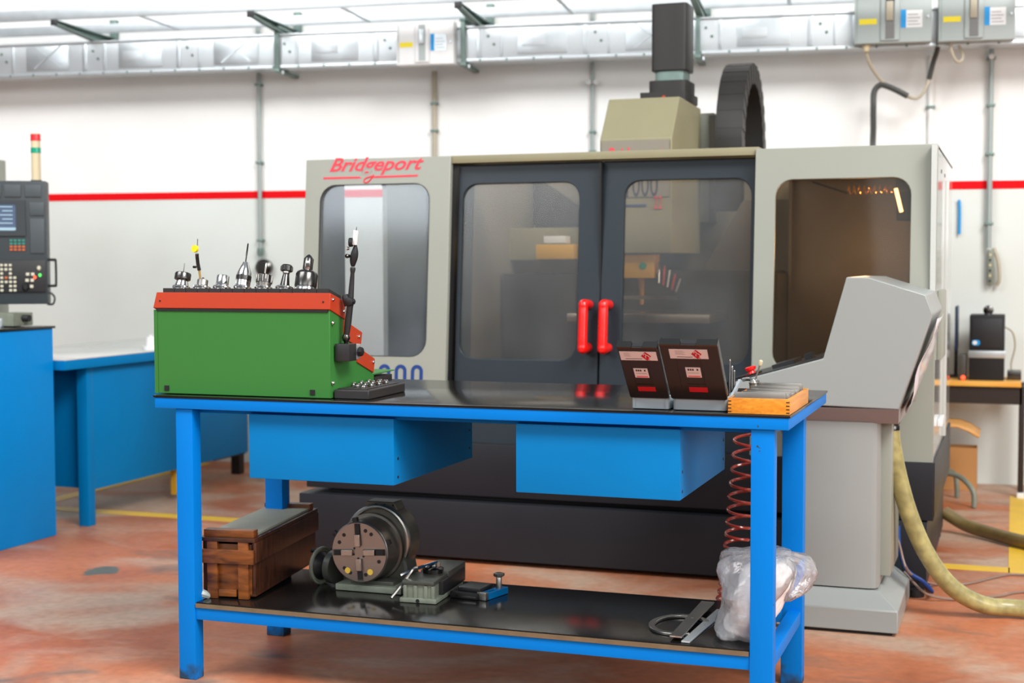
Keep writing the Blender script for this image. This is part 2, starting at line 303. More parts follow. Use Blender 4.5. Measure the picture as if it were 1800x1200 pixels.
# ------------------------------------------------------------------ geometry helpers
class MB:
    def __init__(s): s.bm = bmesh.new()
    def verts(s, pts): return [s.bm.verts.new(p) for p in pts]
    def face(s, vs):
        try: return s.bm.faces.new(vs)
        except ValueError: return None
    def box(s, x0, x1, y0, y1, z0, z1, bev=0.0, tf=None):
        b = bmesh.new()
        P_ = [(x, y, z) for z in (z0, z1) for y in (y0, y1) for x in (x0, x1)]
        v = [b.verts.new(p) for p in P_]
        for f in ((0, 2, 3, 1), (4, 5, 7, 6), (0, 1, 5, 4), (2, 6, 7, 3), (0, 4, 6, 2), (1, 3, 7, 5)): b.faces.new([v[i] for i in f])
        if bev: bmesh.ops.bevel(b, geom=list(b.edges), offset=bev, segments=2, profile=.6, affect='EDGES')
        s.merge(b, tf); return s
    def merge(s, b, tf=None):
        if tf: 
            for v in b.verts: v.co = tf(v.co) if callable(tf) else tf @ v.co
        mp = {v: s.bm.verts.new(v.co) for v in b.verts}
        for f in b.faces:
            n = s.face([mp[v] for v in f.verts])
            if n: n.smooth = f.smooth
        b.free()
    def cyl(s, a, b, r, r2=None, n=20, cap=True):
        return s.lathe(a, Vector(b)-Vector(a), [(0, r), (1, r if r2 is None else r2)], n, cap, unit=False)
    def lathe(s, o, axis, prof, n=24, cap=True, unit=True, smooth=True):
        o = Vector(o); ax = Vector(axis); L_ = ax.length; axn = ax.normalized()
        t = Vector((1, 0, 0)) if abs(axn.x) < .8 else Vector((0, 1, 0))
        u = axn.cross(t).normalized(); v = axn.cross(u)
        rings = []
        for h, r in prof:
            hh = h if unit else h*L_
            c = o + axn*hh
            rings.append(s.verts([c + (u*math.cos(2*PI*i/n) + v*math.sin(2*PI*i/n))*max(r, 1e-5) for i in range(n)]))
        for A, B in zip(rings, rings[1:]):
            for i in range(n):
                f = s.face([A[i], A[(i+1) % n], B[(i+1) % n], B[i]])
                if f: f.smooth = smooth
        if cap:
            s.face(list(reversed(rings[0]))); s.face(rings[-1])
        return s
    def tube(s, pts, r, n=10, closed=False, sm=4, taper=None):
        pts = [Vector(p) for p in pts]
        if sm > 1 and len(pts) > 2: pts = catmull(pts, sm, closed)
        N_ = len(pts); rings = []; prev = None
        for i, p in enumerate(pts):
            if closed: d = pts[(i+1) % N_] - pts[i-1]
            else: d = pts[min(i+1, N_-1)] - pts[max(i-1, 0)]
            d.normalize()
            if prev is None:
                t = Vector((0, 0, 1)) if abs(d.z) < .8 else Vector((1, 0, 0)); u = d.cross(t).normalized()
            else: u = (prev - d*prev.dot(d)).normalized()
            prev = u; v = d.cross(u)
            rr = r if taper is None else r*taper(i/(N_-1))
            rings.append(s.verts([p + (u*math.cos(2*PI*k/n)+v*math.sin(2*PI*k/n))*rr for k in range(n)]))
        prs = list(zip(rings, rings[1:])) + ([(rings[-1], rings[0])] if closed else [])
        for A, B in prs:
            for k in range(n):
                f = s.face([A[k], A[(k+1) % n], B[(k+1) % n], B[k]])
                if f: f.smooth = True
        if not closed:
            s.face(list(reversed(rings[0]))); s.face(rings[-1])
        return s
    def prism(s, poly, fa, fb):
        """poly: 2D points; fa / fb map a 2D point to the near and far 3D points"""
        A = s.verts([fa(*p) for p in poly]); B = s.verts([fb(*p) for p in poly])
        s.face(A); s.face(list(reversed(B)))
        n = len(poly)
        for i in range(n): s.face([A[i], B[i], B[(i+1) % n], A[(i+1) % n]])
        return s
    def plate(s, loops, fa, fb):
        """plate with holes: first loop outer, the rest holes"""
        b = bmesh.new(); allv = []; es = []
        for lp in loops:
            vs_ = [b.verts.new((p[0], p[1], 0)) for p in lp]; allv.append(vs_)
            for i in range(len(vs_)): es.append(b.edges.new((vs_[i], vs_[(i+1) % len(vs_)])))
        bmesh.ops.triangle_fill(b, use_beauty=True, use_dissolve=False, edges=es)
        mpA = {}; mpB = {}
        for v in b.verts:
            mpA[v] = s.bm.verts.new(fa(v.co.x, v.co.y)); mpB[v] = s.bm.verts.new(fb(v.co.x, v.co.y))
        for f in b.faces:
            s.face([mpA[v] for v in f.verts]); s.face([mpB[v] for v in reversed(f.verts)])
        for vs_ in allv:
            n = len(vs_)
            for i in range(n): s.face([mpA[vs_[i]], mpB[vs_[i]], mpB[vs_[(i+1) % n]], mpA[vs_[(i+1) % n]]])
        b.free(); return s
    def build(s, name, mat, parent=None, bev=0, smooth=False):
        bmesh.ops.recalc_face_normals(s.bm, faces=list(s.bm.faces))
        if parent is not None:
            off = wloc(parent)
            for v in s.bm.verts: v.co -= off
        me = bpy.data.meshes.new(name); s.bm.to_mesh(me); s.bm.free()
        me.set_sharp_from_angle(angle=.62)
        me.materials.append(M[mat] if isinstance(mat, str) else mat)
        o = bpy.data.objects.new(name, me); C.objects.link(o)
        if parent is not None: o.parent = parent
        if bev:
            md = o.modifiers.new('bevel', 'BEVEL'); md.width = bev; md.segments = 2; md.limit_method = 'ANGLE'; md.angle_limit = .6
        return o

def wloc(o):
    v = Vector((0, 0, 0))
    while o is not None: v += o.location; o = o.parent
    return v
def catmull(P_, k, closed=False):
    out = []; n = len(P_)
    rng = range(n) if closed else range(n-1)
    for i in rng:
        if closed: a, b, c, d = P_[i-1], P_[i], P_[(i+1) % n], P_[(i+2) % n]
        else: a, b, c, d = P_[max(i-1, 0)], P_[i], P_[i+1], P_[min(i+2, n-1)]
        for j in range(k):
            t = j/k
            out.append(.5*((2*b) + (c-a)*t + (2*a-5*b+4*c-d)*t*t + (3*b-a-3*c+d)*t**3))
    if not closed: out.append(P_[-1])
    return out
def rrect(x0, x1, z0, z1, r, n=6):
    out = []
    for cx, cz, a0 in ((x1-r, z1-r, 0), (x0+r, z1-r, PI/2), (x0+r, z0+r, PI), (x1-r, z0+r, 1.5*PI)):
        for i in range(n+1):
            a = a0 + PI/2*i/n; out.append((cx+r*math.cos(a), cz+r*math.sin(a)))
    return out
def rect(x0, x1, z0, z1): return [(x0, z0), (x1, z0), (x1, z1), (x0, z1)]
def circ(cx, cz, r, n=20): return [(cx+r*math.cos(2*PI*i/n), cz+r*math.sin(2*PI*i/n)) for i in range(n)]

def thing(name, label, cat, loc, group=None):
    o = bpy.data.objects.new(name, None); C.objects.link(o); o.empty_display_size = .05; o.location = loc
    o['label'] = label; o['category'] = cat
    if group: o['group'] = group
    return o
def tag(o, label, cat, group=None):
    o['label'] = label; o['category'] = cat
    if group: o['group'] = group
    return o
def base(o, loc):
    """move a mesh thing's origin to its base"""
    v = Vector(loc)
    for q in o.data.vertices: q.co -= v
    o.location = v; return o
def struct(o): o['kind'] = 'structure'; return o
def stuffo(o): o['kind'] = 'stuff'; return o
def dup(root, delta, label=None, group=None):
    def cp(o, par):
        c = o.copy(); C.objects.link(c); c.parent = par
        for ch in o.children: cp(ch, c)
        return c
    kids = list(root.children)
    r = root.copy(); C.objects.link(r); r.location = root.location + Vector(delta)
    for ch in kids: cp(ch, r)
    if label: r['label'] = label
    if group: r['group'] = group
    return r

def text(body, name, mat, parent, origin, xd, zd, width=None, height=None, depth=.0015, shear=0, bold=0.0, space=1.0):
    """lettering as a thin solid: origin bottom left, xd / zd the writing and up directions"""
    cu = bpy.data.curves.new(name, 'FONT'); cu.body = body; cu.size = 1; cu.shear = shear; cu.offset = bold; cu.space_character = space
    cu.extrude = .5; cu.resolution_u = 3
    t = bpy.data.objects.new(name, cu); C.objects.link(t)
    dg = bpy.context.evaluated_depsgraph_get(); dg.update()
    me = bpy.data.meshes.new_from_object(t.evaluated_get(dg)); bpy.data.objects.remove(t)
    xs = [v.co.x for v in me.vertices]; ys = [v.co.y for v in me.vertices]
    x0, x1, y0, y1 = min(xs), max(xs), min(ys), max(ys)
    sx_ = width/(x1-x0) if width else None; sz_ = height/(y1-y0) if height else sx_
    if sx_ is None: sx_ = sz_
    xd = Vector(xd).normalized(); zd = Vector(zd).normalized(); nd = xd.cross(zd); off = wloc(parent) if parent is not None else Vector()
    for v in me.vertices:
        v.co = Vector(origin) - off + xd*((v.co.x-x0)*sx_) + zd*((v.co.y-y0)*sz_) + nd*(v.co.z+.5)*depth
    me.materials.clear(); me.materials.append(M[mat])
    o = bpy.data.objects.new(name, me); C.objects.link(o)
    if parent is not None: o.parent = parent
    return o

# wall frame: s along the wall, z up, off out from the wall into the hall
WD = Vector((math.cos(.1194), math.sin(.1194), 0)); WN = Vector((math.sin(.1194), -math.cos(.1194), 0)); W0 = Vector((-.18, 8.77, 0))
def wp(s, z, off=0): return W0 + WD*s + WN*off + Vector((0, 0, z))
def wtf(v): return wp(v.x, v.z, v.y)          # local (s, off, z)

# ------------------------------------------------------------------ the setting
struct(MB().box(-12, 3.5, -1.5, 10.6, -.1, 0).build('floor', 'floor'))
struct(MB().box(-11, 3.6, -.25, 0, 0, 5.0, tf=wtf).build('wall_back', 'wall'))
struct(MB().box(-11, 3.6, 0, .003, 1.722, 1.77, tf=wtf).build('trim_1', 'red_line'))
def floorline(n, x0, x1, y0, y1): struct(MB().box(x0, x1, y0, y1, 0, .0015).build('trim_%d' % n, 'yellow_line'))
floorline(2, -5.03, -4.93, 3.0, 8.1)
floorline(3, -5.03, .0, 6.26, 6.36)
floorline(4, -.005, .62, 6.26, 8.35)

# ------------------------------------------------------------------ workbench
def F8(x, y): return (x, y)
BX0, BX1, BY0, BY1, BZ = -2.51, -.558, 3.798, 4.599, .88
wb = thing('workbench', 'large azure blue steel workbench with black top and lower shelf in the foreground', 'workbench', (-1.52, 4.1, 0))
MB().box(BX0-.004, BX1+.004, BY0-.003, BY1+.003, BZ, BZ+.007, .002).build('worktop', 'board', wb)['label'] = 'scratched black laminate top'
MB().box(BX0, BX1, BY0, BY1, BZ-.033, BZ, .003).build('apron', 'blue', wb)
MB().box(-2.46, -.60, 3.85, 4.56, BZ-.048, BZ-.033).build('under_frame', 'blue', wb)
for x0, x1, y0, y1 in ((-2.442, -2.382, 3.807, 3.855), (-.660, -.597, 3.807, 3.857), (-2.442, -2.375, 4.36, 4.415), (-.660, -.595, 4.36, 4.415)):
    MB().box(x0, x1, y0, y1, 0, BZ-.033, .004).build('leg', 'blue_leg', wb)
MB().box(-2.385, -.655, 3.812, 3.842, .19, .229, .003).build('shelf_rail', 'blue', wb)
MB().box(-2.385, -.655, 4.36, 4.385, .19, .229, .003).build('shelf_rail', 'blue', wb)
MB().box(-.640, -.600, 3.85, 4.37, .19, .229, .003).build('shelf_rail', 'blue', wb)
MB().box(-2.437, -2.397, 3.85, 4.37, .19, .229, .003).build('shelf_rail', 'blue', wb)
MB().box(-2.380, -.662, 3.806, 4.355, .229, .241).build('shelf_board_edge', 'edge_tan', wb)['label'] = 'tan raw edge of the shelf board'
MB().box(-2.380, -.662, 3.812, 4.355, .241, .245, .001).build('lower_shelf', 'board_low', wb)['label'] = 'black board of the lower shelf'
for x0, x1 in ((-2.200, -1.716), (-1.336, -.858)):
    d = MB().box(x0, x1, 3.832, 4.479, .638, .836, .004).build('drawer', 'blue_far', wb)
    for yy, zz in ((3.86, .715), (3.86, .66), (4.45, .735), (4.45, .675)):
        MB().cyl((x1-.002, yy, zz), (x1+.0015, yy, zz), .0045, n=10).build('rivet', 'dark', d)

# ------------------------------------------------------------------ tool holder rack (green box with orange stepped tray)
RX0, RX1 = -2.535, -1.926
rk = thing('tool_holder_rack', 'green sheet steel tool holder rack with orange stepped tray on the blue workbench', 'tool rack', (-2.23, 3.99, .887))
fx = lambda X: (lambda a, b: Vector((X, a, b)))
body = [(3.84, .889), (3.84, 1.154), (3.935, 1.128), (3.935, 1.085), (3.96, 1.078), (4.05, 1.045), (4.05, 1.0), (4.14, .955), (4.14, .942), (4.31, .944), (4.312, .940), (4.15, .937), (4.15, .889)]
MB().prism(body, fx(RX0+.012), fx(RX1)).build('body', 'green', rk, bev=.002)
MB().box(RX0-.001, RX0+.012, 3.84, 3.90, .889, 1.15).build('side_flange', 'green', rk)
MB().box(RX0+.01, RX1-.005, 3.8365, 3.845, 1.147, 1.1545).build('shadow_gap', 'black', rk)
T1 = [(3.835, 1.156), (3.838, 1.205), (3.935, 1.178), (3.938, 1.122)]
T2 = [(3.928, 1.066), (3.93, 1.122), (4.058, 1.078), (4.049, 1.042), (4.00, 1.043)]
T3 = [(4.02, .986), (4.02, 1.037), (4.151, .989), (4.14, .945)]
def rack_end(y, z): return Vector((RX1+.004, y, z))
a = MB().prism(T1, lambda y, z: Vector((RX0+(.012 if z > 1.19 else 0), y, z)), rack_end).build('top_tray', 'orange', rk, bev=.0015)
MB().prism(T2, fx(RX0), rack_end).build('middle_tray', 'orange', rk, bev=.0015)
MB().prism(T3, fx(RX0), rack_end).build('bottom_tray', 'orange', rk, bev=.0015)
def slope_z(y): return 1.205 - (y-3.838)*.278
for i in range(14):   # modular black inserts along the first tray
    x0 = RX0+.028+i*.0411
    MB().prism([(3.848, 1.2025), (3.848, 1.2175), (3.93, 1.194), (3.93, 1.18)], fx(x0+.0008), fx(x0+.0403)).build('insert_block', 'foam', rk)
for y0 in (3.96, 4.06):
    zz = 1.112 if y0 < 4 else 1.023
    MB().prism([(y0, zz-.01), (y0, zz+.006), (y0+.075, zz-.022), (y0+.075, zz-.036)], fx(RX0+.03), fx(RX1-.03)).build('insert_row', 'foam', rk)
MB().box(RX1-.12, RX1-.004, 4.165, 4.30, .908, .930, .002).build('front_insert', 'foam', rk)
for y, z in ((3.853, 1.185), (3.853, 1.115), (3.85, .935), (3.925, 1.148), (4.03, 1.066), (4.135, .98)):
    MB().lathe((RX1+.003, y, z), (1, 0, 0), [(0, .006), (.004, .0055), (.006, .003)], 12).build('screw', 'chrome', rk)
for x in (-2.492, -1.985):
    MB().box(x-.008, x+.008, 3.8375, 3.8415, .898, .914).build('slot', 'black', rk)
for x in (-2.51, -1.945):
    MB().lathe((x, 3.8345, 1.178), (0, 1, 0), [(0, .0028), (.002, .0028)], 10).build('rivet', 'black', rk)

# tool holders standing in the rack; axis tilts away with the tray
AX = Vector((0, math.sin(.27), math.cos(.27)))
def tool(name, label, x, segs, y=3.892, group=None, tips=()):
    """segs: (part, material, [(h, r), ...])"""
    o0 = Vector((x, y, slope_z(y)+.0125))
    t = thing(name, label, name.replace('_', ' '), o0, group)
    for part, mt, prof in segs:
        MB().lathe(o0, AX, [(h*1.2, r*1.06) for h, r in prof], 28).build(part, mt, t)
    return t, o0
FL = [(0, .024), (.003, .027), (.006, .027), (.008, .021), (.010, .021), (.012, .026), (.016, .026), (.018, .02)]
t, o0 = tool('collet_chuck', 'chrome collet chuck with wide black nut and thin drill, leftmost on the rack', -2.471,
     [('flange', 'chrome', FL), ('body', 'chrome', [(.018, .021), (.028, .018), (.034, .016)]), ('nut', 'gunmetal', [(.034, .020), (.036, .024), (.050, .024), (.053, .0225), (.053, .006)]), ('drill_bit', 'gunmetal', [(.05, .0014), (.078, .0014), (.080, .0004)])])
t, o0 = tool('collet_holder', 'short chrome collet holder with narrow nut, second from left on the rack', -2.397,
     [('flange', 'chrome', FL), ('nut', 'steel', [(.018, .014), (.020, .016), (.034, .016), (.036, .013), (.036, .006)]), ('locking_pin', 'gunmetal', [(.03, .003), (.041, .003)])])
t, o0 = tool('end_mill_holder', 'short plain polished end mill holder, third from left on the rack', -2.326,
     [('flange', 'chrome', FL), ('body', 'chrome', [(.018, .0185), (.044, .0185), (.046, .017), (.046, .008), (.035, .008)])])
t, o0 = tool('drill_chuck', 'tapered chrome keyless drill chuck holding a long black twist drill', -2.253,
     [('flange', 'chrome', FL), ('body', 'chrome', [(.018, .021), (.032, .022), (.033, .023)]), ('sleeve', 'gunmetal', [(.033, .0225), (.045, .0225)]), ('nose_cone', 'chrome', [(.045, .0215), (.055, .0205), (.078, .0095), (.082, .008), (.082, .003)])])
b = MB(); b.lathe(o0, AX, [(.092, .0022), (.120, .0022), (.123, .0027), (.156, .0025), (.161, .0004)], 8)
b.build('twist_drill', 'gunmetal', t)
t, o0 = tool('er_collet_chuck', 'dark slotted-nut collet chuck with short drill, right of the tapered drill chuck', -2.180,
     [('flange', 'chrome', FL), ('body', 'steel', [(.018, .020), (.026, .022), (.026, .02)]), ('nut', 'gunmetal', [(.026, .0235), (.034, .0235), (.035, .0215), (.047, .0205), (.049, .018), (.049, .005)])])
t.name = 'slotted_collet_chuck'
b = MB(); 
for k in range(10):
    a_ = 2*PI*k/10; u_ = Vector((1, 0, 0)); v_ = AX.cross(u_); q = (u_*math.cos(a_)+v_*math.sin(a_))*.0232
    q *= 1.06; b.cyl(o0+q+AX*.033, o0+q+AX*.054, .0022, n=6)
b.build('nut_slots', 'steel', t)
MB().lathe(o0, AX, [(.054, .003), (.075, .003), (.078, .004), (.094, .0034), (.098, .0005)], 10).build('drill_bit', 'steel', t)
t, o0 = tool('slim_collet_chuck', 'slim black cone collet chuck with small ribbed nut, sixth on the rack', -2.107,
     [('flange', 'chrome', FL), ('cone', 'gunmetal', [(.018, .014), (.022, .0135), (.048, .0095)]), ('collar', 'chrome', [(.048, .0085), (.053, .0105), (.056, .0105)]), ('nut', 'gunmetal', [(.056, .012), (.058, .0165), (.071, .0165), (.074, .014), (.074, .005)])])
b = MB()
for k in range(12):
    a_ = 2*PI*k/12; u_ = Vector((1, 0, 0)); v_ = AX.cross(u_); q = (u_*math.cos(a_)+v_*math.sin(a_))*.0162
    q *= 1.06; b.cyl(o0+q+AX*.070, o0+q+AX*.084, .002, n=6)
b.build('nut_ribs', 'gunmetal', t)
t, o0 = tool('indexable_drill_holder', 'big dark cylindrical holder with stubby pointed drill, rightmost on the rack', -2.040,
     [('flange', 'chrome', [(0, .028), (.008, .031), (.014, .031), (.014, .028), (.018, .028)]), ('body', 'gunmetal', [(.018, .0315), (.022, .032), (.050, .032), (.056, .029), (.062, .018)]),
      ('drill_tip', 'gunmetal', [(.060, .0145), (.092, .0145), (.100, .008), (.104, .002)])], y=3.90)
MB().box(-.006, .006, -.0155, -.004, 0, .024, .001, tf=Matrix.Translation(o0+AX*.080)@Matrix.Rotation(.5, 4, 'Z')).build('cutting_insert', 'chrome', t)

# yellow dial test indicator behind the second holder
di = thing('dial_indicator', 'yellow-faced dial test indicator on a thin jointed arm at the rack\'s left end', 'dial indicator', (-2.437, 3.96, 1.19))
MB().tube([(-2.437, 3.96, 1.185), (-2.439, 3.96, 1.215), (-2.443, 3.958, 1.275)], .0035, 8).build('arm', 'goldarm', di)
MB().tube([(-2.443, 3.958, 1.272), (-2.446, 3.956, 1.29), (-2.448, 3.954, 1.315), (-2.447, 3.952, 1.325)], .0058, 8).build('clamp', 'gunmetal', di)
MB().lathe((-2.450, 3.948, 1.283), (0, -1, 0), [(0, .004), (.012, .004)], 10).build('clamp_screw', 'gunmetal', di)
MB().lathe((-2.452, 3.955, 1.340), (-.15, -1, .1), [(0, .011), (.006, .012), (.010, .0115)], 20).build('dial', 'yellow', di)
MB().cyl((-2.447, 3.955, 1.350), (-2.446, 3.955, 1.372), .0012, n=6).build('stylus', 'chrome', di)

# magnetic stand with articulated arm and white dial gauge
ms = thing('magnetic_gauge_stand', 'black articulated magnetic stand with small dial gauge clamped to the rack side', 'gauge stand', (-1.9, 3.9, 1.0))
MB().box(-1.921, -1.873, 3.862, 3.912, 1.000, 1.052, .002).build('magnet_base', 'dark', ms)
MB().box(-1.919, -1.875, 3.912, 3.945, 1.003, 1.049, .002).build('magnet_pole', 'galv', ms)
MB().lathe((-1.875, 3.928, 1.026), (1, 0, 0), [(0, .008), (.004, .015), (.014, .013), (.016, .009)], 8, smooth=False).build('switch_knob', 'black', ms)
A1 = [Vector(p) for p in ((-1.902, 3.9, 1.063), (-1.892, 3.9, 1.130), (-1.886, 3.9, 1.178), (-1.880, 3.9, 1.238), (-1.877, 3.9, 1.283))]
MB().lathe(A1[0]-Vector((0, 0, .012)), (0, 0, 1), [(0, .006), (.006, .007), (.01, .011), (.018, .013), (.026, .011), (.030, .007)], 18).build('lower_ball_joint', 'gunmetal', ms)
MB().lathe(A1[0], A1[2]-A1[0], [(.015, .0085), (.05, .0105), (.10, .0098), (.12, .012)], 18).build('lower_arm', 'dark', ms)
MB().lathe(A1[2]+Vector((0, -.016, 0)), (0, 1, 0), [(0, .008), (.003, .013), (.011, .015), (.013, .011), (.03, .011)], 8, smooth=False).build('centre_knob', 'black', ms)
MB().lathe(A1[2]-Vector((.008, 0, .012)), (-.3, 0, 1), [(0, .012), (.028, .012), (.034, .008)], 14).build('centre_hinge', 'black', ms)
MB().lathe(A1[2], A1[4]-A1[2], [(.008, .009), (.05, .0078), (.085, .006), (.09, .007), (.098, .0085), (.104, .007)], 16).build('upper_arm', 'dark', ms)
MB().tube([A1[4], (-1.876, 3.9, 1.298), (-1.872, 3.9, 1.318), (-1.869, 3.9, 1.335), (-1.868, 3.9, 1.352)], .0075, 10, taper=lambda t: .6+1.0*math.sin(PI*min(1, t*1.1))).build('fine_adjuster', 'black', ms)
MB().lathe((-1.884, 3.892, 1.315), (-.5, -1, 0), [(0, .005), (.010, .007), (.014, .005)], 12).build('adjuster_screw', 'gunmetal', ms)
MB().lathe((-1.884, 3.890, 1.338), (-.8, -.6, 0), [(0, .004), (.006, .006), (.009, .005)], 12).build('adjuster_screw', 'chrome', ms)
MB().lathe((-1.874, 3.894, 1.356), (-1, -.25, 0), [(0, .013), (.010, .014), (.012, .011)], 16).build('dial', 'black', ms)
MB().box(-.0065, .0065, -.005, .005, 0, .044, .0015, tf=Matrix.Translation((-1.868, 3.895, 1.348))@Matrix.Rotation(.10, 4, 'Y')).build('gauge_body', 'white', ms)
MB().cyl((-1.864, 3.895, 1.386), (-1.861, 3.895, 1.402), .0009, n=6).build('stylus', 'gunmetal', ms)

# ------------------------------------------------------------------ collet tray beside the rack
ct = thing('collet_tray', 'low dark plastic tray beside the green rack on the workbench', 'tray', (-1.86, 4.0, .887))
def sk(v): # the tray is slightly skewed to the bench
    return v
MB().prism([(-1.921, 3.853), (-1.806, 3.853), (-1.816, 4.145), (-1.921, 4.145)], lambda x, y: Vector((x, y, .8875)), lambda x, y: Vector((x, y, .915))).build('tray_body', 'foam', ct, bev=.003)
MB().prism([(-1.917, 3.872), (-1.824, 3.872), (-1.832, 4.13), (-1.917, 4.13)], lambda x, y: Vector((x, y, .915)), lambda x, y: Vector((x, y, .9175))).build('insert_plate', 'foam', ct)
cz = .9175
proto = None; k = 0
for i in range(4):
    for j in range(3):
        x = -1.905+j*.030-.002*i; y = 3.90+i*.058+(.02 if j == 1 else 0)
        if (i, j) in ((0, 0),): continue
        if proto is None:
            proto = thing('spring_collet', 'small polished steel spring collet standing in the low dark tray', 'collet', (x, y, cz), 'steel collets in the low dark tray')
            MB().lathe((x, y, cz), (0, 0, 1), [(0, .008), (.003, .0095), (.006, .0095), (.007, .008), (.010, .0085), (.012, .006), (.012, .003), (.006, .003)], 16).build('body', 'chrome', proto)
        else: dup(proto, Vector((x, y, cz))-proto.location)

# ------------------------------------------------------------------ two drill cases with open lids
def drill_case(label, x0, x1, zl, ztop, right):
    t = thing('drill_case', label, 'tool case', ((x0+x1)/2, 3.9, .887))
    yb = 3.836
    # grey lower shell: a slightly bowed tub
    def shell(z0, z1, dy, dx, name, mt):
        pts = rrect(x0+dx, x1-dx, yb+dy, yb+.20-dy, .010, 4)
        return MB().prism(pts, lambda a, b: Vector((a, b, z0)), lambda a, b: Vector((a, b, z1)))
    pts = rrect(x0+.003, x1-.003, yb+.003, yb+.165, .010, 4); inn = rrect(x0+.010, x1-.010, yb+.010, yb+.158, .008, 4)
    MB().plate([pts, inn], lambda a, b: Vector((a, b, .889)), lambda a, b: Vector((a, b, .926))).build('lower_shell', 'casegrey', t, bev=.002)
    MB().prism(inn, lambda a, b: Vector((a, b, .890)), lambda a, b: Vector((a, b, .894))).build('shell_floor', 'dark', t)
    for xx in (x0+.012, x1-.014):
        MB().box(xx, xx+.002, yb+.0015, yb+.004, .895, .922).build('shell_rib', 'casegrey', t)
    # lid, hinged at the front, leaning out over the edge
    h = Vector((0, yb+.004, .926)); tp = Vector((0, yb-.142, ztop)); up = (tp-h).normalized(); nrm = Vector((0, -up.z, up.y))  # outward, to the camera
    Lg = (tp-h).length
    def lm(d): return lambda a, b: Vector((a, 0, 0)) + h + up*b + nrm*d
    MB().prism(rrect(x0, x1, 0, Lg, .006, 3), lm(0), lm(.010)).build('lid', 'lid', t, bev=.002)
    MB().prism(rect(x0+.001, x0+.005, .004, Lg), lm(-.016), lm(.006)).build('lid_side', 'gunmetal', t)
    MB().prism(rect(x1-.005, x1-.001, .004, Lg), lm(-.016), lm(.006)).build('lid_side', 'gunmetal', t)
    w_ = x1-x0
    for a0, a1 in ((x0, x0+w_*.36), (x1-w_*.36, x1)):
        MB().prism(rect(a0, a1, Lg-.003, Lg+.003), lm(-.010), lm(.0115)).build('lid_rim', 'gunmetal', t)
    MB().prism(rect(x0+w_*.37, x1-w_*.37, Lg-.006, Lg+.001), lm(-.008), lm(.006)).build('latch', 'dark', t)
    # labels on the lid face
    def lab(name, mt, a0, a1, b0, b1, d=.0108): return MB().prism(rect(a0, a1, b0, b1), lm(.010), lm(d)).build(name, mt, t)
    wl0, wl1 = (x0+.004, x1-.006) if not right else (x0+w_*.15, x1-w_*.19)
    lab('brand_label', 'labelpink', wl0, wl1, Lg*.76, Lg*.925)
    cx = x0+w_*(.68 if not right else .615); cb = Lg*.845
    MB().prism([(cx-.014, cb), (cx, cb-.017), (cx+.014, cb), (cx, cb+.017)], lm(.0108), lm(.0113)).build('diamond_mark', 'labelred', t)
    MB().prism([(cx+.001, cb-.018), (cx+.006, cb-.014), (cx+.010, cb-.019), (cx+.007, cb-.012), (cx+.002, cb-.013)], lm(.0108), lm(.0113)).build('diamond_tail', 'labelred', t)
    for q, (da, db, rr) in enumerate(((-.003, .006, .0035), (.003, -.003, .0055))):
        b = MB(); c3 = [lm(.0114)(cx+da+rr*math.cos(a_), cb+db+rr*math.sin(a_)) for a_ in [i*2*PI/14 - .5 for i in range(11)]]
        b.tube(c3, .00065, 5, sm=1); b.build('white_letter', 'white', t)
    for i in range(4): lab('print_line', 'labelgrey' if i < 3 else 'labelgrey', wl0+w_*.10, wl0+w_*(.24+.03*(i % 2)), Lg*(.895-.02*i), Lg*(.899-.02*i), .0111)
    lab('print_line', 'labeldark', wl0+w_*.12, cx-.012, Lg*.787, Lg*.796, .0111)
    sx0, sx1 = x0+w_*(.28 if not right else .37), x0+w_*(.63 if not right else .63)
    lab('size_label', 'labelpink', sx0, sx1, Lg*.42, Lg*.60)
    for q in range(5):
        if q == 3: continue
        aa = sx0+(sx1-sx0)*(.14+.15*q); lab('size_print', 'labeldark', aa, aa+(sx1-sx0)*.11, Lg*.545, Lg*.578, .0111)
    lab('print_line', 'labelgrey', sx0+.004, sx1-.005, Lg*.50, Lg*.506, .0111)
    lab('red_print', 'redprint', sx0+.004, sx1-.003, Lg*.432, Lg*.45, .0111)
    lab('groove', 'gunmetal', sx0-.002, sx1+.008, Lg*.285, Lg*.293, .0112)
    lab('red_bar', 'labelred', sx0-.001, sx1+.009, Lg*.15, Lg*.235, .0112)
    for aa in (x0+w_*.24, x1-w_*.34): lab('lid_crease', 'black', aa, aa+.0007, Lg*.2, Lg*.74, .0104)
    # row of drills standing inside the open tray
    for q in range(7):
        xx = x0+.02+q*(w_-.04)/6
        MB().lathe((xx, yb+.10, .894), (0, .1, 1), [(0, .0035), (.055+.002*q, .0035), (.058+.002*q, .001)], 8).build('drill_bit', 'gunmetal', t)
    return t, lm
drill_case('narrower of the two drill cases standing with black lids open, nearer bench middle', -1.000, -.889, .926, 1.074, False)
tcase, lmR = drill_case('wider open drill case with black lid, beside the varnished wooden box', -.884, -.728, .926, 1.083, True)
MB().prism([(3.90, .926), (3.96, .926), (4.03, .955), (4.03, .962), (3.94, .935)], fx(-.735), fx(-.728)).build('lid_strut', 'casegrey', tcase)
for yy, zz, rr in ((3.93, 1.02, .004), (3.965, 1.0, .0045), (4.0, .985, .004)):
    MB().lathe((-.742, yy, .93), (0, .1, 1), [(0, rr), (zz-.93, rr*.9), (zz-.925, .001)], 8).build('drill_bit', 'gunmetal', tcase)

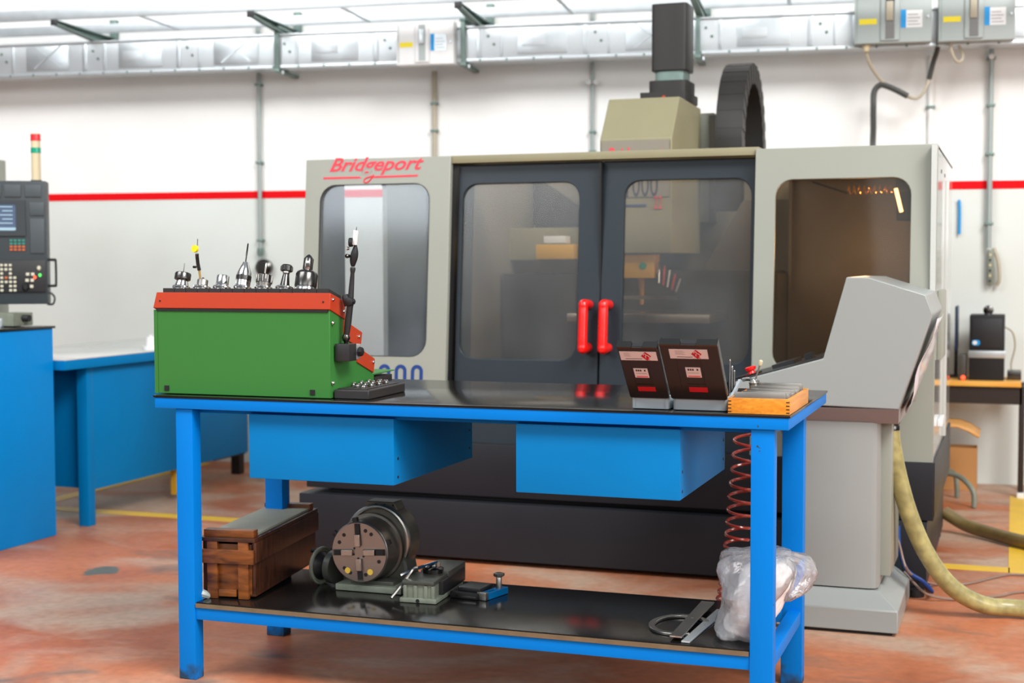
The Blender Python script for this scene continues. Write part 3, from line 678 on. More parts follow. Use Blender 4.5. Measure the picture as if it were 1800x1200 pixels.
# loose tap wrench / small machinist clamp behind the wooden box
tw = thing('tap_wrench', 'small chrome tap wrench with upright handle behind the wooden box of parallels', 'hand tool', (-.70, 4.07, .887))
MB().tube([(-.735, 4.10, .955), (-.715, 4.09, .958), (-.70, 4.08, .955), (-.685, 4.075, .952)], .005, 8).build('bar', 'chrome', tw)
MB().lathe((-.700, 4.08, .887), (0, 0, 1), [(0, .014), (.05, .012), (.062, .014), (.07, .008)], 14).build('body', 'steel', tw)
MB().cyl((-.697, 4.08, .95), (-.683, 4.08, 1.000), .0025, n=8).build('handle', 'steel', tw)
MB().lathe((-.683, 4.08, .998), (.25, 0, 1), [(0, .004), (.004, .006), (.014, .006), (.017, .003)], 12).build('handle_tip', 'beaconcream', tw)

# ------------------------------------------------------------------ wooden box of parallels
bx = thing('wooden_box', 'orange varnished finger-jointed wooden box at the right end of the workbench', 'box', (-.63, 3.96, .887))
wx0, wx1, wy0, wy1, wz0, wz1 = -.721, -.556, 3.800, 4.16, .888, .930
def wall_part(x0, x1, y0, y1): return MB().box(x0, x1, y0, y1, wz0, wz1, .0012).build('side_board', 'orangewood', bx)
wall_part(wx0, wx1, wy0, wy0+.010); wall_part(wx0, wx1, wy1-.010, wy1); wall_part(wx0, wx0+.009, wy0+.010, wy1-.010); wall_part(wx1-.009, wx1, wy0+.010, wy1-.010)
MB().box(wx0+.009, wx1-.009, wy0+.010, wy1-.010, wz0, wz0+.006).build('bottom_board', 'orangewood', bx)
for k in range(4):
    for xx in (wx0+.0005, wx1-.0095):
        MB().box(xx, xx+.009, wy0-.0006, wy0+.001, wz0+.0035+k*.0095, wz0+.0065+k*.0095).build('finger_joint', 'brown', bx)
pnames = ['frontmost', 'second from the front', 'third from the front', 'fourth from the front', 'fifth from the front', 'third from the back', 'second from the back', 'rearmost']
for k in range(8):
    y = wy0+.014+k*.042; zt = (.945, .938, .941, .936, .940, .937, .942, .948)[k]
    for q, (dy, dz, th) in enumerate(((0, 0, .008), (.019, -.004, .005))):
        nm = ('thicker' if q == 0 else 'thinner')
        par = tag(MB().box(wx0+.014+.004*(k % 3), wx1-.014+.003*(k % 2), y+dy, y+dy+th, wz0+.007, zt+dz, .0008).build('parallel_bar', 'steel'), 'ground steel parallel in the wooden box, %s bar of the %s pair' % (nm, pnames[k]), 'parallel bar', 'steel parallels in the wooden box')
        base(par, (wx0+.08, y+dy, wz0+.007))
# ------------------------------------------------------------------ lower shelf: crate
SZ = .245
cr = thing('wooden_crate', 'oil-stained brown wooden crate with battens on the left end of the shelf', 'crate', (-2.31, 4.15, SZ))
RT = Matrix.Translation((-2.222, 3.893, SZ+.001)) @ Matrix.Rotation(math.radians(7.5), 4, 'Z')
def cbox(name, mt, x0, x1, y0, y1, z0, z1, bev=.002): return MB().box(x0, x1, y0, y1, z0, z1, bev, tf=RT).build(name, mt, cr)
cw, cd = -.175, .565
cbox('side_panel', 'cratedark', -.012, 0, .012, cd, .012, .180); cbox('side_panel', 'cratedark', cw, cw+.012, .012, cd, .012, .180)
cbox('end_panel', 'crate', cw+.012, -.012, .012, .022, .012, .170); cbox('end_panel', 'crate', cw+.012, -.012, cd-.012, cd, .012, .170)
cbox('bottom_board', 'cratedark', cw, 0, .012, cd, .006, .014)
for x in (cw+.020, -.052): cbox('corner_batten', 'crate', x, x+.034, -.004, .012, 0, .186)
cbox('cross_batten', 'crate', cw-.006, .002, -.012, .000, .112, .156)
cbox('side_batten', 'cratedark', 0, .010, -.004, cd+.004, .116, .180)
cbox('lid', 'cratedark', cw-.004, .006, -.006, cd+.008, .180, .192)
cbox('lid_panel', 'clothgrey', cw+.006, -.008, .05, cd-.04, .192, .200)
for y in (.010, cd-.045): cbox('lid_batten', 'crate', cw+.004, -.004, y, y+.036, .192, .214)
cbox('front_runner', 'crate', -.12, -.06, .0, .012, .006, .028)
tag(base(MB().tube([(-2.42, 3.86, .247), (-2.405, 3.855, .262), (-2.385, 3.86, .260), (-2.372, 3.875, .250)], .012, 8, taper=lambda t: .7+.5*math.sin(PI*t)).build('crumpled_rag', 'boxgrey'), (-2.40, 3.86, .2455)), 'small grey crumpled rag beside the front left leg under the crate', 'rag')

# ------------------------------------------------------------------ rotary indexing table with 4-jaw chuck
rt = thing('rotary_table', 'oily cast iron rotary indexing table with round four-jaw chuck on the shelf', 'rotary table', (-1.94, 4.2, SZ))
cc = Vector((-1.951, 4.085, .377)); R = .098
MB().lathe(cc, (0, 1, 0), [(0, R-.002), (.002, R), (.085, R+.004), (.086, R+.012), (.105, R+.014)], 48).build('chuck_body', 'chuckside', rt)
fc = MB().lathe(cc+Vector((0, -.004, 0)), (0, 1, 0), [(0, R-.004), (.005, R-.001)], 48).build('chuck_face', 'chuckface', rt)
def cf(d): return lambda a, b: cc + Vector((a, -.004-d, b))
for k in range(4):
    a_ = k*PI/2 + .06
    ca, sa = math.cos(a_), math.sin(a_)
    def rr(d, ca=ca, sa=sa): return lambda a, b: cc+Vector((a*ca-b*sa, -.004-d, a*sa+b*ca))
    MB().prism(rect(.022, R-.006, -.010, .010), rr(.0005), rr(.0012)).build('jaw_slot', 'black' if k in (0, 1) else 'cast', rt)
    MB().prism(rect(.020, .058, -.009, .009), rr(.001), rr(.012)).build('jaw', 'steel', rt, bev=.001)
    MB().prism(rect(.060, .086, -.008, .008), rr(.001), rr(.004)).build('jaw_screw_block', 'black', rt)
for a_ in (.95, 2.35, 3.95, -.35, -1.25, -2.0, 1.25, 2.75):
    p_ = cc+Vector((math.cos(a_)*.074, 0, math.sin(a_)*.074)); MB().lathe(p_+Vector((0, -.0055, 0)), (0, 1, 0), [(0, .006), (.003, .006)], 12).build('bolt_hole', 'black', rt)
for k in range(6):
    a_ = k*PI/3+.4; p_ = cc+Vector((math.cos(a_)*.020, 0, math.sin(a_)*.020)); MB().lathe(p_+Vector((0, -.006, 0)), (0, 1, 0), [(0, .0035), (.003, .0035)], 8).build('centre_hole', 'black', rt)
for a_ in (-1.0, -2.15): MB().lathe(cc+Vector((math.cos(a_)*.072, -.0062, math.sin(a_)*.072)), (0, 1, 0), [(0, .0095), (.002, .0095)], 18).build('yellow_dot', 'yellowdot', rt)
for a_, zz in ((1.75, 0), (2.6, 0), (.35, 0)): 
    p_ = cc+Vector((math.cos(a_)*(R+.002), .01, math.sin(a_)*(R+.002))); MB().box(-.010, .010, -.008, .008, -.008, .008, .002, tf=Matrix.Translation(p_)@Matrix.Rotation(-a_, 4, 'Y')).build('key_socket', 'black', rt)
# housing: arch casting behind the chuck
arch = []
for i in range(25):
    a_ = math.radians(-32+i*(200)/24); arch.append((-1.932+.112*math.cos(a_), .398+.116*math.sin(a_)))
arch += [(-2.06, .30), (-2.07, SZ+.02), (-2.07, SZ+.001), (-1.815, SZ+.001), (-1.815, SZ+.018), (-1.83, .30)]
hs = MB().prism(arch, lambda a, b: Vector((a, 4.185, b)), lambda a, b: Vector((a+.004, 4.265, b))).build('housing', 'cast', rt, bev=.008)
ridge = [(-1.932+.107*math.cos(math.radians(-25+i*10)), 4.180, .398+.110*math.sin(math.radians(-25+i*10))) for i in range(19)]
MB().tube(ridge, .007, 8, sm=1).build('housing_rim', 'steel', rt)
MB().prism([(-1.995, .495), (-1.980, .522), (-1.882, .522), (-1.868, .495)], lambda a, b: Vector((a, 4.20, b)), lambda a, b: Vector((a, 4.262, b))).build('top_pad', 'cast', rt, bev=.003)
for x_ in (-1.945, -1.915, -1.885): MB().lathe((x_, 4.198, .512), (0, 1, 0), [(0, .004), (.004, .004)], 10).build('bolt', 'black', rt)
MB().box(-2.045, -1.815, 4.10, 4.30, SZ+.001, SZ+.022, .004).build('base_plate', 'castpaint', rt)
MB().box(-2.00, -1.85, 4.12, 4.20, SZ+.02, SZ+.035, .003).build('base_rib', 'cast', rt)
# handwheel unit at the left
hw = Vector((-2.135, 4.175, .305))
MB().lathe(hw, (1, -.22, 0), [(0, .058), (.002, .062), (.010, .062), (.012, .057), (.006, .052)], 36).build('handwheel', 'castpaint', rt)
MB().lathe(hw+Vector((.004, 0, 0)), (1, -.22, 0), [(0, .050), (.010, .040), (.03, .012)], 30).build('handwheel_hub', 'dark', rt)
MB().lathe(hw+Vector((.045, -.008, 0)), (1, -.22, 0), [(0, .050), (.002, .054), (.026, .054), (.028, .046)], 36).build('index_plate', 'cast', rt)
MB().cyl(hw+Vector((0, 0, .0)), (-2.02, 4.20, .305), .018).build('worm_shaft', 'cast', rt)
MB().cyl(hw+Vector((-.002, -.0, .045)), hw+Vector((-.035, .008, .045)), .007, n=12).build('crank_handle', 'black', rt)

# ------------------------------------------------------------------ vise / clamp base, knob, hex keys
vi = thing('machine_vise', 'small worn grey-painted machine vise with dark jaw block and round knob', 'vise', (-1.72, 4.15, SZ))
VT = Matrix.Translation((-1.722, 4.022, SZ+.001)) @ Matrix.Rotation(math.radians(3), 4, 'Z')
def vb(name, mt, *a, bev=.003): return MB().box(*a, bev, tf=VT).build(name, mt, vi)
vb('base', 'castpaint', -.060, .060, -.006, .26, 0, .014)
vb('front_casting', 'castpaint', -.047, .047, .004, .06, .012, .056)
for x in (-.050, -.016, .018, .042): vb('casting_rib', 'castpaint', x, x+.012, -.002, .012, .010, .054, bev=.004)
vb('top_plate', 'cast', -.052, .052, -.004, .13, .056, .068)
vb('jaw_block', 'cast', -.040, .055, .13, .30, .012, .074)
vb('slide', 'dark', -.02, .06, .06, .28, .014, .058)
MB().lathe((-1.722, 4.02, SZ+.008), (0, -1, 0), [(0, .006), (.006, .006)], 10).build('drain_hole', 'black', vi)
MB().lathe((-1.725, 4.15, SZ+.069), (0, 0, 1), [(0, .032), (.014, .034), (.018, .028), (.022, .014), (.03, .012)], 22).build('knob', 'gunmetal', vi)
MB().lathe((-1.708, 4.15, SZ+.09), (0, 0, 1), [(0, .008), (.012, .008)], 6, smooth=False).build('knob_nut', 'steel', vi)
tag(base(MB().tube([(-1.800, 3.99, .262), (-1.778, 4.04, .303), (-1.762, 4.06, .333), (-1.758, 4.07, .341), (-1.750, 4.08, .343)], .005, 6, sm=3).build('hex_key', 'steel'), (-1.79, 4.0, .25)), 'long hex key leaning steeply against the small vise', 'hex key')
tag(base(MB().tube([(-1.790, 4.04, .322), (-1.768, 4.07, .333), (-1.735, 4.12, .342), (-1.712, 4.15, .348)], .0055, 6, sm=2).build('hex_key', 'chrome'), (-1.75, 4.1, .3)), 'bright hex key lying almost level across the top of the small vise', 'hex key')

bk = thing('steel_block', 'black notched steel block on the shelf between vise and blue clamp', 'steel block', (-1.60, 4.17, SZ))
BT = Matrix.Translation((-1.60, 4.165, SZ+.001)) @ Matrix.Rotation(math.radians(-6), 4, 'Z')
MB().box(-.052, .045, -.05, .06, 0, .020, .003, tf=BT).build('block', 'black', bk); MB().box(-.034, .045, -.03, .058, .020, .032, .003, tf=BT).build('step', 'dark', bk)
MB().box(-.03, .04, -.052, -.049, .006, .012, tf=BT).build('notch', 'gunmetal', bk)

cl = thing('toe_clamp', 'blue slotted toe clamp with upright T-bolt on the shelf', 'clamp', (-1.535, 4.18, SZ))
CT = Matrix.Translation((-1.548, 4.118, SZ+.001)) @ Matrix.Rotation(math.radians(-14), 4, 'Z')
MB().plate([rrect(-.016, .016, 0, .125, .003, 3), rrect(-.006, .006, .03, .075, .005, 4)], lambda a, b: CT@Vector((a, b, 0)), lambda a, b: CT@Vector((a, b, .020))).build('clamp_bar', 'blue_far', cl, bev=.0015)
MB().box(-.017, .017, -.004, .012, .0, .024, .002, tf=CT).build('clamp_nose', 'steel', cl)
MB().lathe(CT@Vector((0, .095, .018)), (0, 0, 1), [(0, .009), (.036, .009), (.038, .008)], 14).build('bolt_shank', 'steel', cl)
MB().lathe(CT@Vector((0, .095, .055)), (0, 0, 1), [(0, .010), (.004, .018), (.012, .018), (.014, .012)], 6, smooth=False).build('bolt_head', 'cast', cl)

# ------------------------------------------------------------------ spanner ring and flat bars
rg = MB(); pts = []
for i in range(22):
    a_ = math.radians(35+i*270/21); pts.append(Vector((-.895+.088*math.cos(a_), 4.00+.115*math.sin(a_), .2495)))
inner = [Vector((-.895+.070*math.cos(math.radians(35+i*270/21)), 4.00+.097*math.sin(math.radians(35+i*270/21)), 0)) for i in range(22)]
poly = [(p.x, p.y) for p in pts] + [(q.x, q.y) for q in reversed(inner)]
tag(base(MB().prism(poly, lambda a, b: Vector((a, b, .2462)), lambda a, b: Vector((a, b, .2545))).build('retaining_ring', 'steel', bev=.0015), (-.9, 4.0, .2455)), 'open C-shaped flat steel ring lying on the lower shelf', 'ring')
def bar(label, a, b, w0, w1, z0, z1, mt):
    a = Vector(a); b = Vector(b); d = (b-a).normalized(); n_ = Vector((-d.y, d.x))
    p = [a+n_*w0, a-n_*w0, b-n_*w1, b+n_*w1]
    hole = [a.lerp(b, .5)+Vector(q)*1 for q in circ(0, 0, w0*.3, 12)]
    o = MB().plate([[(q.x, q.y) for q in p], [(q.x, q.y) for q in hole]], lambda x, y: Vector((x, y, z0)), lambda x, y: Vector((x, y, z1))).build('flat_bar', mt, bev=.001)
    return tag(base(o, (a.x, a.y, z0)), label, 'bar')
bar('flat steel bar crossing on top of the steel ring', (-.870, 3.835), (-.868, 4.27), .017, .020, .2555, .2605, 'steel')
bar('tapered flat bar beneath, right of the bar that crosses the ring', (-.840, 3.825), (-.815, 4.22), .012, .016, .2462, .2512, 'galv')

# ------------------------------------------------------------------ plastic bag with white padding
bg = thing('plastic_bag', 'clear plastic bag stuffed with white padding on the right end of the shelf', 'bag', (-.70, 4.0, SZ))
def lump(name, mt, rows, n=26, jit=.006, seed=1, parent=bg, smooth=True, crumple=.010):
    rnd = random.Random(seed); b = MB(); rings = []
    for (z, cx, cy, rx, ry) in rows:
        ring = []
        for i in range(n):
            a_ = 2*PI*i/n; f = 1+.10*math.sin(3*a_+z*37)+.07*math.sin(5*a_-z*53)
            ring.append(b.bm.verts.new((cx+rx*f*math.cos(a_)+rnd.uniform(-jit, jit), cy+ry*f*math.sin(a_)+rnd.uniform(-jit, jit), z+rnd.uniform(-jit, jit)*.6 if z > SZ+.02 else z)))
        rings.append(ring)
    for A, B in zip(rings, rings[1:]):
        for i in range(n):
            f = b.face([A[i], A[(i+1) % n], B[(i+1) % n], B[i]])
            if f: f.smooth = smooth
    b.face(rings[0]); b.face(rings[-1])
    o = b.build(name, mt, parent)
    sb = o.modifiers.new('sub', 'SUBSURF'); sb.levels = 2; sb.render_levels = 2
    if crumple:
        for sz, st in ((.055, crumple), (.018, crumple*.45)):
            tx = bpy.data.textures.new('crumple', 'VORONOI'); tx.noise_scale = sz
            dm = o.modifiers.new('crumple', 'DISPLACE'); dm.texture = tx; dm.strength = st; dm.mid_level = .35
    return o
lump('padding', 'softwhite', [(SZ+.012, -.700, 3.97, .055, .10), (.28, -.690, 3.99, .062, .12), (.32, -.675, 4.02, .068, .13), (.36, -.662, 4.03, .072, .135), (.40, -.650, 4.04, .076, .12), (.43, -.640, 4.05, .070, .10), (.448, -.640, 4.05, .045, .06)], seed=3, jit=.003)
lump('bag_film', 'film', [(SZ+.003, -.700, 3.98, .075, .13), (.262, -.700, 3.98, .080, .14), (.29, -.698, 3.99, .072, .135), (.33, -.690, 4.00, .080, .15), (.37, -.682, 4.01, .090, .16), (.41, -.674, 4.02, .097, .165), (.44, -.672, 4.03, .102, .165), (.462, -.674, 4.03, .104, .15), (.470, -.674, 4.03, .085, .11)], seed=5, jit=.005, n=34)
# folded neck flaring to the right over the shelf end
lump('bag_fold', 'film', [(.33, -.60, 4.06, .012, .05), (.36, -.575, 4.07, .03, .07), (.40, -.560, 4.07, .045, .08), (.435, -.560, 4.07, .048, .08), (.458, -.575, 4.06, .035, .06), (.466, -.60, 4.05, .02, .04)], seed=8, jit=.005, n=22)

# ------------------------------------------------------------------ red coiled air hose between bench and machine
def coil():
    pts = []; n = 20*14
    ctrl = [(-.835, .80), (-.848, .66), (-.862, .52), (-.874, .40), (-.884, .30), (-.90, .20), (-.92, .12)]
    for i in range(n+1):
        t = i/n; k = t*(len(ctrl)-1); j = min(int(k), len(ctrl)-2); f = k-j
        cx = ctrl[j][0]*(1-f)+ctrl[j+1][0]*f; cz_ = ctrl[j][1]*(1-f)+ctrl[j+1][1]*f
        cz_ = .83 - (.83-.10)*(1-(1-t)**1.5)
        a_ = t*20*2*PI
        pts.append(Vector((cx+.040*math.cos(a_), 4.78+.040*math.sin(a_), cz_)))
    return pts
tag(base(MB().tube([Vector((-.86, 5.69, .62)), Vector((-.82, 5.3, .70)), Vector((-.80, 4.9, .80))]+coil()+[Vector((-.90, 4.80, .05)), Vector((-1.0, 4.85, .012)), Vector((-1.3, 5.0, .012)), Vector((-1.6, 5.3, .012))], .0052, 7, sm=2).build('coiled_air_hose', 'coil'), (-.9, 4.8, 0)), 'red coiled air hose hanging behind the bench\'s right leg', 'hose')

# ------------------------------------------------------------------ CNC machining centre
mc = thing('machining_centre', 'large cream and slate enclosed CNC milling machine standing behind the workbench', 'milling machine', (-1.65, 6.5, 0))
def Fp(off=0): return lambda x, z: Vector((x, 5.75+off+.08*(z-.52), z))
def panel(name, mt, outer, holes, off, th, parent=mc, bev=.003):
    return MB().plate([outer]+holes, Fp(off), Fp(off+th)).build(name, mt, parent, bev=bev)
def pane(x0, x1, z0, z1, r, off, parent, mt):
    return MB().prism(rrect(x0-.006, x1+.006, z0-.006, z1+.006, r), Fp(off), Fp(off+.004)).build('window_pane', mt, parent)
def gasket(x0, x1, z0, z1, r, off, parent):
    return MB().plate([rrect(x0-.002, x1+.002, z0-.002, z1+.002, r+.002), rrect(x0+.001, x1-.001, z0+.001, z1-.001, r-.001)], Fp(off), Fp(off+.01)).build('gasket', 'dark', parent)
# lower body
MB().box(-3.02, -.86, 5.70, 7.1, .022, .268, .006).build('base_tray', 'charcoal', mc)
MB().box(-2.90, -.95, 5.78, 7.1, .268, .292).build('base_gap', 'black', mc)
MB().box(-3.00, -.283, 5.735, 7.25, .290, .517, .004).build('skirt', 'charcoal', mc)
MB().box(-.86, -.305, 5.72, 7.1, .03, .285, .004).build('right_foot_cabinet', 'charcoal', mc)
MB().box(-.86, -.40, 5.70, 5.72, .03, .29, .001).build('right_foot_panel', 'slate', mc)
for x, y in ((-.345, 5.70), (-2.9, 5.9), (-2.9, 7.0), (-.345, 7.0)): MB().cyl((x, y, 0), (x, y, .03), .035).build('levelling_foot', 'black', mc)
# left panel
lp = panel('left_panel', 'cream', rect(-3.045, -2.338, .517, 1.765), [rrect(-2.968, -2.434, .886, 1.648, .075)], 0, .03)
pane(-2.968, -2.434, .886, 1.648, .075, .014, lp, 'glassL'); gasket(-2.968, -2.434, .886, 1.648, .075, -.001, lp)
MB().plate([rect(5.78, 6.05, .52, 1.757)], lambda y, z: Vector((-2.338, y+.08*(z-.52), z)), lambda y, z: Vector((-2.36, y+.08*(z-.52), z))).build('left_panel_return', 'dark', mc)
MB().plate([rect(5.86, 7.25, .517, 1.755), rrect(6.19, 6.68, .78, 1.70, .03)], fx(-3.045), fx(-3.02)).build('left_side_wall', 'cream', mc)
MB().prism([(-3.045, 5.87), (-2.338, 5.87), (-2.338, 6.12), (-3.045, 6.12)], lambda x, y: Vector((x, y, 1.745)), lambda x, y: Vector((x, y, 1.762))).build('left_roof', 'beige', mc)
# doors (recessed)
def door(x0, x1, wx0, wx1, hx, lab):
    d = panel('door', 'slate', rect(x0, x1, .60, 1.728), [rrect(wx0, wx1, .878, 1.643, .07)], .065, .03)
    pane(wx0, wx1, .878, 1.643, .07, .078, d, 'glass'); 
    pts = [(hx+.004, 5.75+.066+.08*.6, 1.118), (hx, 5.75+.0+.08*.6, 1.122), (hx, 5.745+.08*.59, 1.105), (hx, 5.745+.08*.5, 1.03), (hx, 5.745+.08*.42, .95), (hx, 5.75+.08*.41, .932), (hx+.004, 5.75+.066+.08*.4, .936)]
    MB().tube(pts, .0205, 14, sm=6).build('handle', 'red', d)
    return d
door(-2.322, -1.6675, -2.303, -1.766, -1.716, 'l'); door(-1.661, -1.004, -1.567, -1.027, -1.628, 'r')
MB().plate([rect(-2.335, -1.0, .517, .60)], Fp(.04), Fp(.07)).build('sill', 'slate', mc)
MB().box(-1.668, -1.660, 5.87, 5.92, .60, 1.72).build('door_seal', 'black', mc)
MB().box(-2.345, -.99, 5.86, 6.05, 1.733, 1.766, .003).build('header', 'beige', mc)
MB().box(-2.338, -1.87, 6.0, 6.05, 1.762, 1.775).build('header_strip', 'brown', mc)
# right housing
rp_ = panel('right_panel', 'cream', rect(-1.002, -.288, .512, 1.757), [rrect(-.919, -.388, .862, 1.629, .07)], 0, .03)
pane(-.919, -.388, .862, 1.629, .07, .014, rp_, 'glassR')
MB().plate([rect(5.79, 7.25, .515, 1.75)], lambda y, z: Vector((-.290, y, z)), lambda y, z: Vector((-.310, y, z))).build('right_side_wall', 'creamgloss', mc)
MB().box(-.315, -.283, 5.74, 5.79, .300, .515).build('corner_post', 'charcoal', mc)
MB().box(-1.0, -.29, 5.88, 7.25, 1.742, 1.756).build('right_roof', 'cream', mc)
for y in (6.15, 6.45): MB().box(-.291, -.2885, y, y+.02, 1.66, 1.675).build('vent_screw', 'black', mc)
MB().box(-.2905, -.276, 6.55, 6.60, .53, 1.65, .003).build('side_moulding', 'creamgloss', mc)
MB().box(-.290, -.272, 6.0, 6.35, .90, 1.18, .004).build('electrical_cover', 'cream', mc)
MB().box(-.290, -.270, 6.1, 6.3, .62, .65, .004).build('side_handle', 'white', mc)
# interior
MB().box(-3.02, -2.38, 7.2, 7.22, .517, 1.75).build('rear_wall', 'interior_dark', mc)
MB().box(-2.38, -1.02, 7.23, 7.25, .517, 1.76).build('rear_wall', 'interior', mc)
MB().box(-1.02, -.31, 6.9, 6.92, .517, 1.742).build('rear_wall', 'taupe', mc)
MB().box(-1.015, -1.0, 6.85, 7.23, .517, 1.742).build('partition', 'taupe', mc)
MB().prism([(5.86, .52), (5.92, 1.74), (6.55, 1.74), (7.2, 1.74), (7.2, .52)], fx(-2.365), fx(-2.38)).build('partition', 'interior', mc)
MB().box(-3.0, -.31, 5.86, 7.2, .517, .55).build('chip_pan', 'interior_dark', mc)
# slanted telescopic covers
MB().prism([(-2.36, 1.74), (-2.34, 1.74), (-1.93, 1.46), (-2.36, 1.46)], lambda x, z: Vector((x, 7.06, z)), lambda x, z: Vector((x, 7.1, z))).build('slanted_cover', 'interior_dark', mc)
MB().prism([(-1.02, 1.60), (-1.02, 1.25), (-1.45, 1.25), (-1.25, 1.60)], lambda x, z: Vector((x, 6.95, z)), lambda x, z: Vector((x, 7.0, z))).build('slanted_cover', 'taupe', mc)
MB().prism([(-1.05, 1.26), (-1.05, 1.245), (-1.9, 1.245), (-1.9, 1.26)], lambda x, z: Vector((x, 6.6, z)), lambda x, z: Vector((x, 7.2, z))).build('way_cover', 'interior_dark', mc)
MB().box(-2.35, -1.02, 6.55, 7.2, .55, 1.245).build('bed', 'interior_dark', mc)
MB().box(-2.62, -1.98, 6.70, 6.9, 1.31, 1.47, .006).build('cross_cover', 'beige', mc)
MB().box(-2.17, -1.98, 6.52, 6.62, 1.315, 1.385, .004).build('yellow_bracket', 'fixture', mc)
MB().box(-2.13, -2.02, 6.52, 6.60, 1.39, 1.425, .003, tf=None).build('pale_bracket', 'white', mc)
MB().box(-1.78, -1.44, 6.35, 6.40, 1.13, 1.145).build('table_edge', 'steel', mc)
MB().box(-1.90, -1.25, 6.15, 6.75, 1.03, 1.07, .004).build('work_table', 'steel', mc)
MB().box(-1.745, -1.585, 6.50, 6.62, 1.225, 1.335, .004).build('spindle_guard', 'fixture', mc)
MB().lathe((-1.635, 6.498, 1.283), (0, -1, 0), [(0, .017), (.003, .017)], 18).build('green_sticker', 'beacongreen', mc)
MB().box(-1.78, -1.745, 6.50, 6.62, 1.22, 1.335).build('guard_edge', 'white', mc)
MB().box(-1.76, -1.66, 6.49, 6.53, 1.36, 1.405, .002).build('nameplate', 'white', mc)
MB().cyl((-1.655, 6.55, 1.225), (-1.655, 6.55, 1.10), .022, .012).build('tool_shank', 'copper', mc)
MB().cyl((-1.56, 6.7, 1.24), (-1.56, 6.7, 1.16), .05, .03).build('nozzle_ring', 'gunmetal', mc)
for i in range(5): MB().cyl((-1.57+.025*i, 6.55, 1.30-.02*i), (-1.56+.02*i, 6.50, 1.20-.01*i), .006, n=8).build('coolant_nozzle', 'orange' if i % 2 else 'steel', mc)
# spindle head: slanted front cover, sides, motor
hd = [(6.60, 2.07), (6.47, 1.875), (6.46, 1.42), (6.52, 1.36), (7.2, 1.36), (7.2, 2.062), (6.99, 2.07)]
sh = MB().prism([(6.62, 2.073), (6.465, 1.87), (6.46, 1.34), (7.10, 1.34), (7.10, 2.065)], fx(-1.835), fx(-1.492)).build('spindle_head_cover', 'beige', mc, bev=.004)
MB().box(-1.60, -1.43, 7.12, 7.42, 1.5, 2.045, .004).build('column', 'cream', mc)
MB().box(-1.45, -1.42, 7.10, 7.14, 1.5, 2.03).build('column_slide', 'gunmetal', mc)
MB().box(-1.835+.01, -1.492-.01, 6.457, 6.4605, 1.60, 1.86).build('lower_nameplate', 'interior', sh)
text('1000', 'number_lettering', 'darkprint', sh, (-1.705, 6.4565, 1.600), (1, 0, 0), (0, 0, 1), width=.150, height=.125, bold=.0)
text('22', 'model_lettering', 'redprint', sh, (-1.575, 6.4565, 1.545), (1, 0, 0), (0, 0, 1), width=.04, height=.06)
MB().box(-1.80, -1.61, 6.4555, 6.458, 1.558, 1.566).build('blue_line', 'blueprint', sh)
text('Bridgeport', 'name_lettering', 'redprint', sh, (-1.80, 6.4575, 1.755), (1, 0, 0), (0, -.0, 1), width=.27, height=.075, shear=.35, bold=.012)
MB().box(-1.81, -1.52, 6.4575, 6.459, 1.742, 1.749).build('underline', 'redprint', sh)
mt_ = MB().prism(rrect(-1.683, -1.505, 6.83, 7.0, .020, 2), lambda x, y: Vector((x, y, 2.225)), lambda x, y: Vector((x, y, 2.548))).build('spindle_motor', 'motor', mc, bev=.004)
MB().prism(rrect(-1.670, -1.518, 6.84, 6.99, .03, 2), lambda x, y: Vector((x, y, 2.17)), lambda x, y: Vector((x, y, 2.225))).build('motor_neck', 'galvdark', mt_)
MB().prism(rrect(-1.69, -1.50, 6.80, 7.02, .03, 2), lambda x, y: Vector((x, y, 2.11)), lambda x, y: Vector((x, y, 2.175))).build('motor_flange', 'motor', mt_)
MB().prism(rrect(-1.72, -1.495, 6.76, 7.05, .01, 2), lambda x, y: Vector((x, y, 2.073)), lambda x, y: Vector((x, y, 2.115))).build('motor_plinth', 'motor', mt_)
MB().lathe((-1.60, 6.76, 2.09), (0, -1, 0), [(0, .008), (.01, .008)], 12).build('eye_bolt', 'orange', mt_)
# cable chain arch
cy, cz2, ry, rz = 7.32, 1.86, .36, .445
chs = []
for i in range(31):
    a_ = PI*i/30; chs.append((cy-ry*math.cos(a_), cz2+rz*math.sin(a_), cy-(ry-.085)*math.cos(a_), cz2+(rz-.10)*math.sin(a_)))
cc_ = MB()
for X0_, X1_ in ((-1.392, -1.262),):
    out = [(-0, 0)]
    poly_o = [(q[0], q[1]) for q in chs]; poly_i = [(q[2], q[3]) for q in reversed(chs)]
    lo = [(cy+ry, 1.55), (cy+ry-.085, 1.55)]; lo2 = [(cy-ry+.085, 1.55), (cy-ry, 1.55)]
    cc_.plate([poly_o+lo+poly_i+lo2], fx(X0_), fx(X1_))
ch = cc_.build('cable_chain', 'motor', mc)
lk = MB()
for i in range(0, 30):
    if i % 2: continue
    q0 = chs[i]; q1 = chs[i+1]
    o_ = 1.004
    lk.prism([(cy+(q0[0]-cy)*o_, cz2+(q0[1]-cz2)*o_), (cy+(q1[0]-cy)*o_, cz2+(q1[1]-cz2)*o_), (q1[0], q1[1]), (q0[0], q0[1])], fx(-1.392), fx(-1.262))
    lk.prism([(q0[0], q0[1]), (q1[0], q1[1]), (q1[2], q1[3]), (q0[2], q0[3])], fx(-1.262), fx(-1.2595))
lk.build('chain_links', 'motor', ch)
